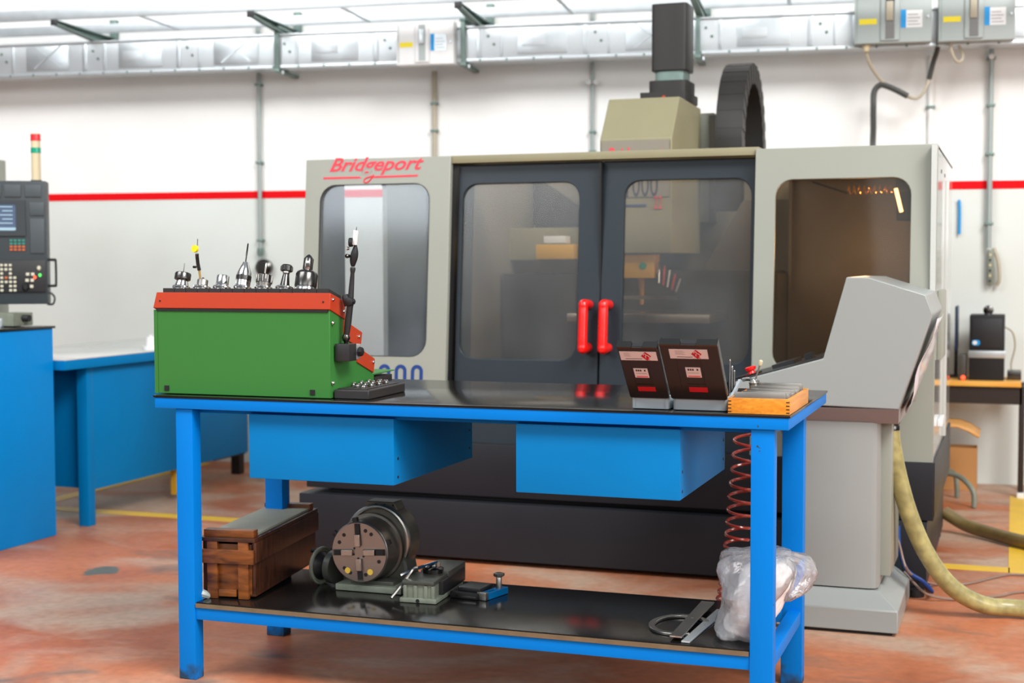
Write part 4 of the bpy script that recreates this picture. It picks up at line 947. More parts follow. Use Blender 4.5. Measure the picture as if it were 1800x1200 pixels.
# lamp in the right compartment
lm_ = MB().box(-.487, -.405, 6.40, 6.50, 1.475, 1.655, .01).build('work_lamp', 'lampblack', mc)
MB().cyl((-.488, 6.38, 1.612), (-.462, 6.36, 1.512), .008, n=12).build('lamp_tube', 'tube', lm_)
MB().lathe((-.46, 6.41, 1.63), (0, -1, .2), [(0, .035), (.03, .03), (.04, .01)], 16).build('lamp_joint', 'black', lm_)
sp = [Vector((-.70+.20*t+.0, 6.45+.018*math.cos(t*2*PI*9), 1.612+.018*math.sin(t*2*PI*9))) for t in [i/108 for i in range(109)]]
MB().tube(sp, .0035, 6, sm=1).build('coiled_lamp_cord', 'copper', mc)
MB().cyl((-.87, 6.6, 1.66), (-.70, 6.46, 1.60), .005, n=6).build('lamp_cord', 'brown', mc)
ll = bpy.data.lights.new('lamp_light', 'POINT'); ll.energy = 8; ll.color = (1, .68, .38); ll.shadow_soft_size = .05
lo_ = bpy.data.objects.new('lamp_light', ll); C.objects.link(lo_); lo_.location = (-.64, 6.35, 1.36)
# writing on the left panel
zt = Vector((0, .08, 1)); of = -.0005
def fp(x, z, off=0): return Fp(off)(x, z)
text('Bridgeport', 'name_lettering', 'redprint', lp, fp(-2.925, 1.690, -.0008), (1, 0, 0), zt, width=.46, height=.080, shear=.42, bold=.018)
MB().prism([(-2.955, 1.676), (-2.955, 1.685), (-2.775, 1.685), (-2.765, 1.676)], Fp(-.0015), Fp(.001)).build('underline', 'redprint', lp)
MB().prism([(-2.715, 1.676), (-2.705, 1.685), (-2.490, 1.687), (-2.495, 1.678)], Fp(-.0015), Fp(.001)).build('underline', 'redprint', lp)
MB().tube([fp(x, z, -.001) for x, z in ((-2.706, 1.692), (-2.714, 1.678), (-2.735, 1.658), (-2.752, 1.660), (-2.745, 1.676), (-2.715, 1.684))], .0035, 6).build('letter_tail', 'redprint', lp)
for i, x in enumerate((-2.657, -2.579, -2.501)):
    MB().plate([rrect(x, x+.057, .725, .850, .0284, 8), rrect(x+.016, x+.041, .742, .834, .0124, 6)], Fp(-.0015), Fp(.001)).build('number_digit', 'blueprint', lp)
MB().prism(rect(-2.715, -2.695, .725, .85), Fp(-.0015), Fp(.001)).build('number_digit', 'blueprint', lp)

# ------------------------------------------------------------------ operator console
co = thing('control_console', 'tall grey operator console on a flared pedestal right of the workbench', 'control console', (-.5, 5.3, 0))
CY0, CY1 = 5.05, 5.70
prof = [(-.548, 1.243), (-.471, 1.241), (-.284, 1.183), (-.259, 1.117), (-.367, .788), (-.93, .80), (-1.02, .80), (-1.02, .845), (-.625, .959)]
hd_ = MB().prism(prof, lambda x, z: Vector((x, CY0, z)), lambda x, z: Vector((x, CY1, z))).build('head', 'console', co, bev=.004)
MB().prism([(-1.0, 0), (-.367, 0), (-.372, 1), (-.95, 1)], lambda x, t: Vector((x, CY0+t*.055, .788-t*.055)), lambda x, t: Vector((x, CY1-t*.05, .788-t*.055))).build('head_underside', 'conunder', co)
nrm_k = Vector((-.28, 0, .96)).normalized()
def kb(a, b, y0, y1, h0, h1, name, mt):
    A = Vector((-.625, 0, .959)); B = Vector((-1.02, 0, .845)); d = B-A
    P_ = [A+d*a, A+d*b]
    b_ = MB(); vv = []
    for hh in (h0, h1):
        for p_, yy in ((P_[0], y0), (P_[1], y0), (P_[1], y1), (P_[0], y1)): vv.append(b_.bm.verts.new(p_+Vector((0, yy, 0))+nrm_k*hh))
    for f in ((0, 1, 2, 3), (4, 5, 6, 7), (0, 1, 5, 4), (1, 2, 6, 5), (2, 3, 7, 6), (3, 0, 4, 7)): b_.face([vv[i] for i in f])
    return b_.build(name, mt, hd_)
kb(.02, .96, CY0+.02, CY1-.02, 0, .004, 'keyboard_panel', 'dark')
kb(.32, .52, CY0+.20, CY0+.40, .004, .018, 'palm_rest', 'dark'); kb(.16, .23, CY0+.22, CY0+.30, .004, .026, 'mode_switch', 'dark')
for i in range(5): kb(.60+.06*i, .64+.06*i, CY0+.08, CY0+.16, .004, .010, 'key', 'gunmetal')
ep = Vector((-.905, 5.25, .896))
MB().lathe(ep-Vector((0, 0, .018)), nrm_k, [(0, .015), (.016, .013), (.020, .011), (.022, .019), (.032, .021), (.035, .016)], 20).build('emergency_button', 'red', hd_)
# screen on the operator side
MB().prism([(CY0+.07, .0), (CY1-.07, .0), (CY1-.07, 1), (CY0+.07, 1)], lambda y, t: Vector((-.612+.062*t-.003, y, .99+.225*t)), lambda y, t: Vector((-.612+.062*t+.004, y, .99+.225*t))).build('screen', 'dark', hd_)
colp = rrect(-.722, -.435, 5.10, 5.60, .03, 2)
MB().prism(colp, lambda x, y: Vector((x, y, .15)), lambda x, y: Vector((x, y, .735))).build('column', 'console', co)
MB().box(-.436, -.400, 5.19, 5.56, .18, .735, .003).build('column_side_cover', 'cream', co)
cx0, cx1, cy0_, cy1_ = -.78, -.361, 5.035, 5.63
def fr(t): return [Vector((x, y, z)) for x, y, z in ()]
b = MB()
r0 = b.verts([(cx0, cy0_, .012), (cx1, cy0_, .012), (cx1, cy1_, .012), (cx0, cy1_, .012)])
r1 = b.verts([(cx0, cy0_, .090), (cx1, cy0_, .090), (cx1, cy1_, .090), (cx0, cy1_, .090)])
r2 = b.verts([(-.722, 5.095, .145), (-.432, 5.095, .145), (-.432, 5.60, .145), (-.722, 5.60, .145)])
for A, B in ((r0, r1), (r1, r2)):
    for i in range(4): b.face([A[i], A[(i+1) % 4], B[(i+1) % 4], B[i]])
b.face(r0); b.face(r2)
b.build('pedestal_foot', 'console', co, bev=.004)
MB().box(cx0+.02, cx1-.02, cy0_+.02, cy1_-.02, 0, .012).build('rubber_pad', 'black', co)
MB().lathe((-.413, 5.30, .735), (0, 0, -1), [(0, .034), (.01, .036), (.025, .030), (.03, .033), (.045, .033)], 20).build('hose_gland', 'gunmetal', co)
# document pocket hanging on the slanted back
b = MB(); ns = 10
for s_ in (0, .003):
    pass
grid = []
for i in range(ns+1):
    t = i/ns; row = []
    for j in range(7):
        u_ = j/6; x = -.262-.105*t + .012*math.sin(t*9+u_*4)*(.4+.6*t) + .008; z = 1.10-.33*t
        row.append(b.bm.verts.new((x+.006, CY0+.06+u_*.50, z)))
    grid.append(row)
for i in range(ns):
    for j in range(6):
        f = b.face([grid[i][j], grid[i][j+1], grid[i+1][j+1], grid[i+1][j]]); f.smooth = True
dp = b.build('document_pocket', 'pocket', co); sd = dp.modifiers.new('s', 'SOLIDIFY'); sd.thickness = .002

# ------------------------------------------------------------------ hoses and floor cables
tag(base(MB().tube([(-.413, 5.30, .70), (-.408, 5.30, .64), (-.385, 5.31, .52), (-.345, 5.32, .38), (-.285, 5.34, .24), (-.20, 5.37, .12), (-.09, 5.42, .05), (.04, 5.46, .036), (.30, 5.42, .034), (.62, 5.60, .034), (.80, 6.0, .034)], .032, 16, sm=6).build('flexible_hose', 'hose'), (0, 5.46, 0)), 'thick dirty yellow hose dropping from the grey console and curving along the floor', 'hose')
tag(base(MB().tube([(.70, 6.25, .034), (.52, 6.40, .034), (.25, 6.66, .034), (.06, 6.80, .034), (-.09, 6.97, .036), (-.20, 7.06, .05), (-.30, 7.10, .10)], .030, 16, sm=6).build('flexible_hose', 'hosedark'), (0, 6.8, 0)), 'dark soiled brown hose on the floor beyond the yellow one, entering the machine side', 'hose')
tag(base(MB().tube([(-.43, 5.68, .27), (-.40, 5.60, .22), (-.36, 5.56, .12), (-.28, 5.90, .008), (-.16, 5.96, .006), (-.032, 6.159, .006), (.056, 6.21, .006), (.4, 6.2, .006)], .005, 6).build('floor_cable', 'browncable'), (-.16, 5.96, 0)), 'thin brown cable on the floor nearer the yellow floor line', 'cable')
tag(base(MB().tube([(-.385, 5.66, .10), (-.30, 5.62, .03), (-.20, 5.66, .006), (-.16, 5.688, .006), (-.03, 5.784, .006), (.054, 5.884, .006), (.4, 6.05, .006)], .005, 6).build('floor_cable', 'browncable'), (-.16, 5.68, 0)), 'thin brown cable on the floor just above the thick yellow hose', 'cable')
tag(base(MB().tube([(-.41, 5.69, .27), (-.40, 5.62, .20), (-.37, 5.60, .12), (-.31, 5.60, .08), (-.28, 5.66, .03), (-.31, 5.9, .008)], .008, 8).build('blue_cable', 'blueprint'), (-.31, 5.8, 0)), 'short dark blue cable hanging at the right foot of the milling machine', 'cable')

# ------------------------------------------------------------------ left foreground cabinet with pendant, far bench
lc = thing('machine_cabinet', 'bright azure blue cabinet at the left edge, beneath the black machine pendant', 'cabinet', (-4.8, 5.3, 0))
MB().box(-5.45, -4.310, 4.85, 5.680, 0, .992, .006).build('body', 'cabinet_blue', lc)
MB().box(-5.46, -4.302, 4.84, 5.69, .992, 1.004, .003).build('top_plate', 'gunmetal', lc)
# things on it
tr = thing('parts_vise', 'grey steel vise with stepped block on the blue cabinet at left', 'vise', (-4.5, 5.55, 1.004))
MB().box(-4.66, -4.42, 5.45, 5.60, 1.005, 1.045, .004).build('bed', 'galv', tr)
MB().box(-4.47, -4.36, 5.46, 5.60, 1.010, 1.070, .004).build('jaw', 'castpaint', tr)
MB().box(-4.56, -4.50, 5.47, 5.60, 1.045, 1.062, .003).build('slide', 'steel', tr)
MB().cyl((-4.37, 5.53, 1.045), (-4.325, 5.53, 1.045), .016).build('screw_knob', 'dark', tr)
rd = thing('red_gauge', 'red cylindrical tool standing on the blue cabinet at the left frame edge', 'tool', (-4.67, 5.35, 1.004))
MB().lathe((-4.665, 5.36, 1.004), (0, 0, 1), [(0, .03), (.05, .03), (.06, .022), (.075, .022)], 20).build('body', 'beaconred', rd)
MB().lathe((-4.665, 5.36, 1.079), (0, 0, 1), [(0, .012), (.01, .012)], 14).build('cap', 'dark', rd)
tag(base(MB().box(-4.62, -4.46, 5.22, 5.30, 1.0045, 1.010, .002).build('paper_card', 'labelpink'), (-4.54, 5.26, 1.0045)), 'pale pink card lying on the blue cabinet top', 'card')
# lathe housing and pendant
lh = thing('lathe_housing', 'pale grey machine housing at the left edge behind the black pendant', 'machine', (-5.4, 6.5, 0))
MB().box(-6.2, -5.08, 5.75, 6.33, .0, 1.85, .01).build('housing', 'cream', lh)
MB().box(-5.08, -4.75, 6.03, 6.10, 1.40, 1.52, .005).build('pendant_arm', 'cream', lh)
pdt = thing('control_pendant', 'black CNC control pendant with keys and small screen at the left edge', 'control panel', (-4.502, 5.90, 1.1))
PY = 5.9
MB().box(-5.05, -4.502, PY, PY+.13, 1.100, 1.705, .008).build('housing', 'panel', pdt)
for x0 in (-4.86, -4.745, -4.625): MB().box(x0, x0+.095, PY-.006, PY+.002, 1.625, 1.685, .003).build('top_key_cover', 'panellight', pdt)
MB().box(-4.60, -4.515, PY-.006, PY+.002, 1.535, 1.600, .003).build('blank_cover', 'panellight', pdt)
MB().box(-4.60, -4.515, PY-.006, PY+.002, 1.350, 1.520, .003).build('blank_cover', 'panellight', pdt)
bz = MB().plate([rect(-4.90, -4.625, 1.435, 1.610), rrect(-4.88, -4.68, 1.460, 1.592, .012, 3)], lambda x, z: Vector((x, PY-.010, z)), lambda x, z: Vector((x, PY+.001, z))).build('screen_bezel', 'panel', pdt)
MB().box(-4.885, -4.675, PY-.004, PY-.001, 1.455, 1.597).build('screen', 'screen', bz)
MB().box(-4.88, -4.682, PY-.0055, PY-.004, 1.462, 1.476).build('screen_bar', 'screenlt', bz)
for i in range(5): MB().box(-4.78+.02*(i % 2), -4.70, PY-.0055, PY-.004, 1.575-i*.020, 1.580-i*.020).build('screen_text', 'screenlt', bz)
for i in range(4):
    for j in range(4):
        MB().box(-4.72+.024*i, -4.703+.024*i, PY-.005, PY, 1.408-.015*j, 1.418-.015*j).build('indicator_key', 'teal' if j < 2 else 'amber', pdt)
kp = MB().box(-5.03, -4.512, PY-.012, PY, 1.160, 1.315, .004).build('key_panel', 'dark', pdt)
rk2 = random.Random(4)
for i in range(9):
    for j in range(7):
        x = -4.905+i*.0255; z = 1.298-j*.0205
        if rk2.random() < .16 or (i in (3, 6) and j in (2, 5)): continue
        if i == 8 and j < 3: continue
        MB().box(x, x+.017, PY-.017, PY-.012, z-.012, z, .002).build('key', 'amber' if (i == 6 and j == 3) else 'keys', kp)
for i in range(2):
    for j in range(3):
        MB().box(-4.635+i*.03+j*.004, -4.615+i*.03+j*.004, PY-.017, PY-.012, 1.180+j*.03, 1.195+j*.03, .002).build('key', 'keys', kp)
MB().lathe((-4.545, PY-.012, 1.243), (0, -1, 0), [(0, .009), (.005, .008)], 14).build('start_button', 'ledgreen', kp)
MB().lathe((-4.575, PY-.012, 1.232), (0, -1, 0), [(0, .008), (.005, .007)], 12).build('stop_button', 'ledred', kp)
MB().lathe((-4.55, PY-.012, 1.277), (0, -1, 0), [(0, .012), (.006, .012), (.012, .007)], 14).build('key_switch', 'keys', kp)
MB().lathe((-4.63, PY-.012, 1.185), (0, -1, 0), [(0, .022), (.008, .020), (.016, .012)], 20).build('feed_dial', 'black', kp)
MB().tube([(-4.51, PY+.02, 1.318), (-4.462, PY+.02, 1.318), (-4.455, PY+.02, 1.308), (-4.455, PY+.02, 1.200), (-4.462, PY+.02, 1.190), (-4.51, PY+.02, 1.190)], .007, 8, sm=3).build('grab_handle', 'black', pdt)
MB().tube([(-4.51, PY+.02, 1.165), (-4.48, PY+.02, 1.150), (-4.465, PY+.02, 1.13), (-4.475, PY+.02, 1.10), (-4.51, PY+.02, 1.10)], .006, 8, sm=3).build('lower_bracket', 'dark', pdt)
pdt.rotation_euler.z = math.radians(31); pdt.scale = (.80, 1, 1)
bc = thing('signal_beacon', 'cream signal beacon with red and green lenses on the black pendant', 'beacon', (-4.584, PY+.035, 1.705))
bp_ = Vector((-4.584, PY+.035, 1.706))
def bl(name, mt, z0, z1, r): return MB().lathe(bp_, (0, 0, 1), [(z0, r), (z1, r)], 24).build(name, mt, bc)
bl('foot', 'dark', 0, .006, .028); bl('stem', 'beaconcream', .006, .140, .0225); bl('green_lens', 'beacongreen', .140, .166, .0245); bl('clear_lens', 'beaconcream', .166, .200, .0225); bl('red_lens', 'beaconred', .200, .232, .0245); bl('cap', 'beaconcream', .232, .236, .023)

fb = thing('steel_desk_bench', 'darker blue steel bench with grey laminate top standing behind the azure cabinet', 'workbench', (-4.6, 6.8, 0))
MB().box(-5.06, -4.262, 5.700, 7.80, .790, .836, .003).build('top_frame', 'blue_bench', fb)
MB().box(-5.06, -4.262, 5.700, 7.80, .836, .841, .001).build('laminate_top', 'lamtop', fb)
MB().box(-4.325, -4.300, 5.97, 7.48, .178, .790, .002).build('front_panel', 'blue_bench', fb)
MB().box(-5.01, -4.355, 5.965, 5.99, .182, .790, .002).build('end_panel', 'blue_bench', fb)
for x, y in ((-4.358, 5.918), (-5.05, 5.918)): MB().box(x, x+.059, y, y+.056, 0, .79, .003).build('leg', 'blue_bench', fb)
for x in (-4.56, -5.06): MB().box(x, x+.06, 7.72, 7.78, .0, .79, .003).build('leg', 'dark', fb)
MB().box(-4.60, -4.50, 7.44, 7.8, .12, .18).build('skid', 'dark', fb)
MB().box(-4.365, -4.335, 6.75, 6.80, .03, .18).build('centre_foot', 'fixture', fb)
wt = thing('white_container', 'small white plastic container on the grey bench top, partly behind green rack', 'container', (-4.33, 6.5, .842))
MB().lathe((-4.325, 6.52, .842), (0, 0, 1), [(0, .045), (.02, .045), (.02, .03), (.06, .026), (.068, .02)], 20).build('body', 'white', wt)
MB().lathe((-4.325, 6.52, .910), (0, 0, 1), [(0, .012), (.012, .012)], 14).build('cap', 'white', wt)

# ------------------------------------------------------------------ right corner: desk, computer, chair, carton
dk = thing('computer_desk', 'small desk with orange top and dark steel frame at the right wall', 'desk', (-.2, 8.4, 0))
MB().box(-.60, .045, 8.28, 8.70, .612, .640, .003).build('desk_top', 'desktop', dk)
MB().box(-.58, .05, 8.30, 8.32, .515, .612).build('apron', 'brown', dk)
for x in (-.58, .035): MB().box(x, x+.03, 8.30, 8.34, .0, .615, .003).build('leg', 'brown', dk)
for x in (-.58, .035): MB().box(x, x+.03, 8.60, 8.64, .0, .615, .003).build('leg', 'brown', dk)
MB().box(.03, .07, 8.28, 8.36, 0, .03, .004).build('foot_cap', 'white', dk)
pc = thing('computer_tower', 'black desktop computer tower with silver band standing on the orange desk', 'computer', (-.14, 8.42, .64))
MB().box(-.232, -.046, 8.36, 8.62, .6405, 1.003, .006).build('case', 'black', pc)
MB().box(-.236, -.040, 8.352, 8.37, .765, .806, .004).build('silver_band', 'galv', pc)
MB().box(-.218, -.060, 8.354, 8.362, .82, .985, .004).build('front_panel', 'dark', pc)
MB().prism(rrect(-.218, -.175, .835, .865, .012, 4), lambda x, z: Vector((x, 8.352, z)), lambda x, z: Vector((x, 8.356, z))).build('round_sticker', 'bluelab', pc)
MB().prism(rrect(-.214, -.190, .839, .861, .010, 4), lambda x, z: Vector((x, 8.350, z)), lambda x, z: Vector((x, 8.352, z))).build('sticker_highlight', 'white', pc)
wc = thing('webcam', 'small round black webcam on top of the computer tower', 'webcam', (-.135, 8.45, 1.003))
MB().lathe((-.135, 8.45, 1.003), (0, 0, 1), [(0, .022), (.008, .02), (.014, .010)], 14).build('stand', 'dark', wc)
MB().lathe((-.135, 8.475, 1.028), (0, -1, 0), [(0, .02), (.015, .028), (.035, .028), (.04, .02)], 18).build('lens_body', 'gunmetal', wc)
tag(base(MB().tube([(-.046, 8.58, .93), (-.005, 8.58, .90), (.01, 8.58, .82), (-.01, 8.58, .72), (.0, 8.56, .65)], .006, 6).build('power_cable', 'cable'), (0, 8.56, .64)), 'grey cable curving beside the computer tower', 'cable')
rt2 = thing('router', 'low grey box device on the right end of the orange desk', 'router', (.0, 8.5, .64))
MB().box(-.03, .045, 8.44, 8.58, .641, .690, .004).build('case', 'gunmetal', rt2)
mo = thing('monitor', 'dark monitor seen edge-on at the left of the desk', 'monitor', (-.30, 8.45, .64))
MB().box(-.312, -.298, 8.40, 8.64, .80, 1.05, .004).build('panel', 'navy', mo)
MB().box(-.32, -.30, 8.58, 8.61, .645, .82).build('stand', 'dark', mo); MB().box(-.36, -.255, 8.54, 8.67, .641, .650, .002).build('foot', 'dark', mo)
kbx = thing('switch_box', 'dark box with a glowing red switch on the left of the orange desk', 'switch box', (-.27, 8.35, .64))
MB().box(-.288, -.248, 8.34, 8.52, .641, .78, .003).build('case', 'interior_dark', kbx)
MB().lathe((-.262, 8.338, .655), (0, -1, 0), [(0, .012), (.008, .010)], 12).build('power_switch', 'ledred', kbx)
chn = thing('stool_chair', 'tan plywood seat chair with bent grey tube legs under the desk', 'chair', (-.3, 8.0, 0))
b = MB()
gr = []
for i in range(9):
    t = i/8; row = []
    for j in range(5):
        y = 7.86+j*.09; row.append(b.bm.verts.new((-.60+.44*t, y, .438+(-.055*max(0, (t-.72)/.28)**1.6))))
    gr.append(row)
for i in range(8):
    for j in range(4): b.face([gr[i][j], gr[i+1][j], gr[i+1][j+1], gr[i][j+1]]).smooth = True
st_ = b.build('seat', 'tan', chn); sd = st_.modifiers.new('s', 'SOLIDIFY'); sd.thickness = .012
MB().tube([(-.45, 8.0, .425), (-.42, 8.0, .20), (-.36, 7.99, .17), (-.26, 7.94, .155), (-.19, 7.885, .09), (-.183, 7.87, .004)], .014, 10).build('leg', 'castpaint', chn)
MB().tube([(-.45, 8.0, .20), (-.38, 8.1, .17), (-.30, 8.18, .14), (-.282, 8.19, .07), (-.280, 8.195, .004)], .014, 10).build('leg', 'castpaint', chn)
MB().tube([(-.45, 8.0, .20), (-.55, 7.95, .15), (-.64, 7.92, .09), (-.66, 7.91, .004)], .014, 10).build('leg', 'castpaint', chn)
bxk = thing('cardboard_box', 'open tan cardboard carton on the floor under the desk', 'box', (-.25, 8.55, 0))
def cb(x0, x1, y0, y1): MB().box(x0, x1, y0, y1, .001, .245).build('side', 'card', bxk)
cb(-.42, -.185, 8.47, 8.474); cb(-.42, -.185, 8.62, 8.624); cb(-.189, -.185, 8.474, 8.62); cb(-.42, -.416, 8.474, 8.62)
MB().box(-.416, -.189, 8.474, 8.62, .001, .006).build('bottom', 'card', bxk)

# ------------------------------------------------------------------ wall services
def wbox(name, mt, s0, s1, o0, o1, z0, z1, parent=None, bev=0): return MB().box(s0, s1, o0, o1, z0, z1, bev, tf=wtf).build(name, mt, parent)
# busbar trunking
bt = thing('busbar_trunking', 'long silver busbar trunking running along the white wall', 'trunking', wp(-3, 2.51, .2))
wbox('casing', 'alu', -9, 1.6, .16, .30, 2.525, 2.712, bt, .004)
wbox('lower_lip', 'galv', -9, 1.6, .15, .312, 2.508, 2.527, bt, .002); wbox('upper_lip', 'galv', -9, 1.6, .15, .312, 2.710, 2.722, bt, .002)
s = -6.6; i = 0
while s < 1.4:
    wbox('tap_cover', 'galv', s, s+.30, .300, .306, 2.545, 2.700, bt, .003)
    wbox('joint_strip', 'galv', s+.40, s+.43, .300, .308, 2.535, 2.705, bt, .002)
    wbox('joint_strip', 'galv', s+.545, s+.56, .300, .308, 2.535, 2.705, bt, .002)
    for q in range(2): MB().lathe(wp(s+.47+.035*q, 2.66-.05*q, .30), WN, [(0, .009), (.006, .008)], 10).build('boss', 'galvdark', bt)
    wbox('embossed_plate', 'alu', s+.03, s+.17, .306, .3085, 2.59, 2.65, bt, .001) if i % 2 == 0 else None
    if i % 2 == 1:
        for sg in (1, -1):
            MB().prism([(s+.05, 2.63+sg*.07), (s+.06, 2.63+sg*.075), (s+.25, 2.63-sg*.07), (s+.24, 2.63-sg*.075)], lambda a, b: wp(a, b, .306), lambda a, b: wp(a, b, .310)).build('embossed_cross', 'galv', bt)
    s += .65; i += 1
for q in range(46):
    ss = -6.4+q*.165; wbox('lip_slot', 'galvdark', ss, ss+.012, .311, .3135, 2.509, 2.525, bt)
# clamps holding the trunking
cp = None
for k, ss in enumerate((-4.222, -3.03, -1.625)):
    if cp is None:
        cp = thing('trunking_clamp', 'green-grey steel clamp strap round the trunking', 'clamp', wp(ss, 2.50, .2))
        wbox('front_strap', 'galvdark', ss-.014, ss+.014, .314, .330, 2.492, 2.765, cp, .002); wbox('bottom_arm', 'galvdark', ss-.02, ss+.02, .0, .335, 2.485, 2.503, cp, .002)
        wbox('top_arm', 'galvdark', ss-.02, ss+.02, .0, .335, 2.750, 2.770, cp, .002)
        MB().lathe(wp(ss+.03, 2.495, .30), (0, 0, -1), [(0, .01), (.02, .01)], 8).build('nut', 'galv', cp)
    else: dup(cp, WD*(ss+4.222))
lbls = ['green-grey clamp strap on the trunking, left of the white tap-off box', 'green-grey clamp strap on the trunking, directly right of the white tap-off box', 'green-grey clamp strap on the trunking, right of the black spindle motor']
for o, l in zip([o for o in bpy.data.objects if o.name.startswith('trunking_clamp')], lbls): o['label'] = l; o['group'] = 'clamp straps round the trunking'
# tap-off boxes
def tapbox(label, s0, s1, z0, z1, mt, o1=.40, slotc='gunmetal'):
    t = thing('tap_off_box', label, 'electrical box', wp((s0+s1)/2, z0, .35), 'tap-off boxes on the trunking'); w_ = s1-s0
    wbox('enclosure', mt, s0, s1, .315, o1, z0, z1, t, .004)
    wbox('inset', mt, s0+w_*.34, s0+w_*.58, o1, o1+.012, z0+.012, z1-.010, t, .003)
    wbox('slot', slotc, s0+w_*.40, s0+w_*.52, o1+.010, o1+.013, z0+.02, z1-.02, t)
    wbox('breaker_toggle', 'cable' if mt != 'white' else 'galv', s0+w_*.41, s0+w_*.50, o1+.013, o1+.024, z0+.12, z1-.05, t, .003)
    wbox('yellow_label', 'yellow', s0+w_*.06, s0+w_*.29, o1, o1+.002, z0+.105, z0+.135, t)
    wbox('blue_label', 'bluelab', s0+w_*.60, s0+w_*.67, o1+.0005, o1+.002, z0+.08, z0+.18, t)
    wbox('white_label', 'white' if mt != 'white' else 'galv', s0+w_*.67, s0+w_*.88, o1+.0005, o1+.002, z0+.08, z0+.175, t)
    for q in range(4): wbox('label_print', 'labelgrey', s0+w_*.69, s0+w_*(.85-.03*(q % 2)), o1+.002, o1+.0025, z0+.095+q*.018, z0+.099+q*.018, t)
    wbox('seam', 'galvdark', s0+.012, s0+.015, o1, o1+.001, z0+.01, z1-.01, t)
    MB().lathe(wp(s1-.02, (z0+z1)/2, o1), WN, [(0, .008), (.008, .007)], 12).build('lock_screw', 'galv', t)
    return t
tapbox('white tap-off box with yellow and blue stickers above the milling machine', -3.425, -3.07, 2.490, 2.745, 'white', slotc='boxgrey')
tapbox('grey tap-off box with yellow sticker, left of the two at top right', -.742, -.325, 2.523, 2.80, 'boxgrey')
tapbox('grey tap-off box with yellow sticker nearer the top right corner', -.288, .115, 2.520, 2.80, 'boxgrey')
# cable tray on cantilever brackets
ty = thing('cable_tray', 'galvanised cable tray running along the top of the wall', 'cable tray', wp(-3, 2.80, .4))
wbox('front_rail', 'galv', -9, 1.6, .700, .712, 2.790, 2.855, ty, .002); wbox('rear_rail', 'galv', -9, 1.6, .17, .182, 2.790, 2.850, ty, .002)
q = -8.8
while q < 1.5: wbox('rung', 'galv', q, q+.025, .18, .70, 2.792, 2.800, ty); q += 1.28
brk = None
for k, ss in enumerate((-5.50, -4.22, -2.955, -1.62)):
    if brk is None:
        brk = thing('cantilever_bracket', 'green-grey cantilever bracket under the tray', 'bracket', wp(ss, 2.74, .05), 'brackets under the cable tray')
        MB().prism([(0, 2.715), (0, 2.785), (.74, 2.785), (.74, 2.762)], lambda o_, z: wp(ss-.016, z, o_), lambda o_, z: wp(ss-.012, z, o_)).build('web', 'galvdark', brk)
        MB().prism([(0, 2.778), (0, 2.786), (.74, 2.786), (.74, 2.778)], lambda o_, z: wp(ss-.016, z, o_), lambda o_, z: wp(ss+.022, z, o_)).build('top_flange', 'galvdark', brk)
        MB().prism([(0, 2.712), (0, 2.722), (.74, 2.768), (.74, 2.758)], lambda o_, z: wp(ss-.016, z, o_), lambda o_, z: wp(ss+.022, z, o_)).build('lower_flange', 'galvdark', brk)
        wbox('end_cap', 'dark', ss-.018, ss+.024, .735, .745, 2.752, 2.790, brk, .002)
        wbox('wall_channel', 'galvdark', ss+.0, ss+.045, .0, .04, 2.68, 2.90, brk, .002)
        MB().lathe(wp(ss+.022, 2.70, .04), WN, [(0, .016), (.02, .014)], 14).build('anchor_bolt', 'galv', brk)
    else: dup(brk, WD*(ss+5.50))
for o, l in zip([o for o in bpy.data.objects if o.name.startswith('cantilever_bracket')], ['cantilever tray bracket at upper left, above the beacon', 'cantilever tray bracket above the conduit left of the milling machine', 'cantilever tray bracket just right of the white tap-off box', 'cantilever tray bracket right of the black spindle motor']): o['label'] = l
# conduits
def conduit(name, label, s_, z0, z1, r, mt, clips=(), o_=.03):
    t = thing(name, label, 'conduit', wp(s_, z0, o_))
    MB().cyl(wp(s_, z0, o_), wp(s_, z1, o_), r, n=14).build('pipe', mt, t)
    for z in clips:
        wbox('clip', 'galvdark', s_-r-.008, s_+r+.008, 0, o_+r+.004, z-.008, z+.008, t, .002)
    return t
c1 = conduit('wall_conduit', 'vertical grey conduit left of the milling machine ending in a round fitting', -4.465, 1.33, 2.87, .013, 'conduit', (2.45, 1.95, 1.45))
MB().lathe(wp(-4.465, 1.40, .03), (0, 0, -1), [(0, .02), (.03, .022), (.05, .018)], 14).build('gland', 'galvdark', c1)
MB().lathe(wp(-4.44, 1.275, .02), WN, [(0, .055), (.03, .055), (.045, .035)], 24).build('junction_fitting', 'gunmetal', c1)
conduit('wall_conduit', 'pale vertical conduit descending below the white tap-off box', -3.295, 1.2, 2.50, .015, 'cable', (2.30, 2.13), .02)
c3 = conduit('wall_conduit', 'vertical conduit with double white clamp, left of the spindle motor', -2.29, 1.2, 2.87, .012, 'conduit', (2.10, 1.98), .025)
for dx in (-.022, .022): MB().lathe(wp(-2.29+dx, 2.40, .04), WN, [(0, .018), (.012, .016)], 14).build('clamp_button', 'white', c3)
conduit('wall_conduit', 'faint pale conduit under the gap between the two grey tap-off boxes', -.30, 1.2, 2.50, .018, 'wall', (2.2,), .012)
c5 = conduit('wall_conduit', 'galvanised conduit at far right crossing the red stripe, above the computer', .032, 1.38, 2.52, .015, 'conduit', (2.47, 2.20, 1.92, 1.52), .04)
MB().lathe(wp(.03, 2.475, .06), WN, [(0, .016), (.012, .014)], 14).build('clamp_button', 'white', c5)
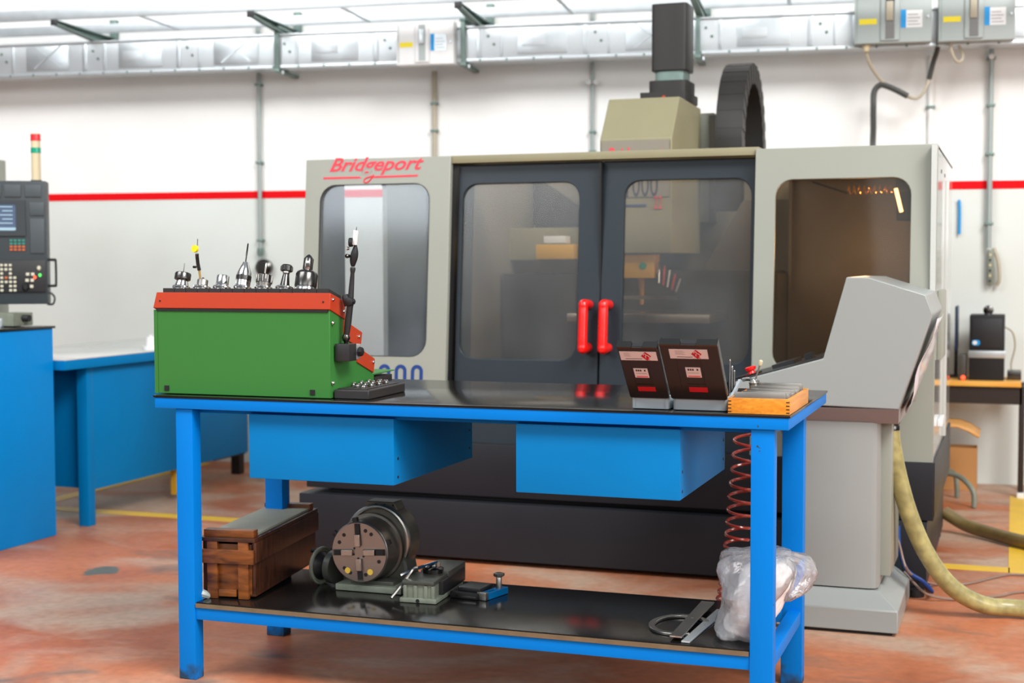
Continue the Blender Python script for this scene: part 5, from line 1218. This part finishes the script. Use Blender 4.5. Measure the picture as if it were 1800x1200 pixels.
plug = thing('connector_bundle', 'beige connector block hanging at the end of the far-right conduit', 'connector', wp(.05, 1.16, .04))
wbox('connector_strip', 'castpaint', .028, .062, .02, .055, 1.17, 1.37, plug, .004)
MB().tube([wp(.06, 1.38, .04), wp(.085, 1.30, .05), wp(.092, 1.20, .05), wp(.080, 1.165, .04)], .011, 8).build('cable_end', 'cable', plug)
for k in range(6): MB().lathe(wp(.040, 1.19+k*.03, .055), WN, [(0, .008), (.004, .007)], 8).build('contact', 'beaconcream' if k % 2 else 'gunmetal', plug)
# cables
def cable(label, pts, r, mt, name='hanging_cable'):
    return tag(base(MB().tube([wp(*q) for q in pts], r, 8, sm=5).build(name, mt), wp(*pts[0])), label, 'cable')
cg = cable('pale cable drooping from the left grey tap-off box', [(-.675, 2.523, .35), (-.672, 2.47, .33), (-.64, 2.40, .28), (-.58, 2.33, .22), (-.50, 2.28, .2), (-.44, 2.245, .2), (-.385, 2.235, .2), (-.345, 2.28, .2), (-.32, 2.35, .2)], .010, 'cable')
cable('black sleeved cable bundle dropping into the milling machine roof', [(-.44, 2.245, .215), (-.50, 2.278, .22), (-.545, 2.300, .22), (-.59, 2.312, .22), (-.625, 2.275, .22), (-.630, 2.18, .24), (-.632, 2.05, .35), (-.64, 1.93, .6), (-.645, 1.86, 1.2), (-.64, 1.752, 1.85)], .017, 'blackcable')
cable('black sleeved cable rising between the two grey tap-off boxes', [(-.322, 2.34, .2), (-.305, 2.42, .22), (-.285, 2.49, .25), (-.275, 2.56, .28)], .014, 'blackcable')
cable('small cable loop hanging under the rightmost grey tap-off box', [(-.218, 2.522, .35), (-.212, 2.47, .34), (-.185, 2.42, .32), (-.155, 2.425, .3), (-.150, 2.46, .3), (-.175, 2.52, .3)], .009, 'cable')
MBg = MB().lathe(wp(-.675, 2.525, .35), (0, 0, -1), [(0, .022), (.015, .024), (.03, .018), (.04, .014)], 14).build('gland', 'beaconcream', cg)
cable('blue cord hanging on the wall just right of the milling machine', [(-.134, 1.66, .02), (-.130, 1.60, .02), (-.130, 1.46, .02)], .008, 'bluelab')
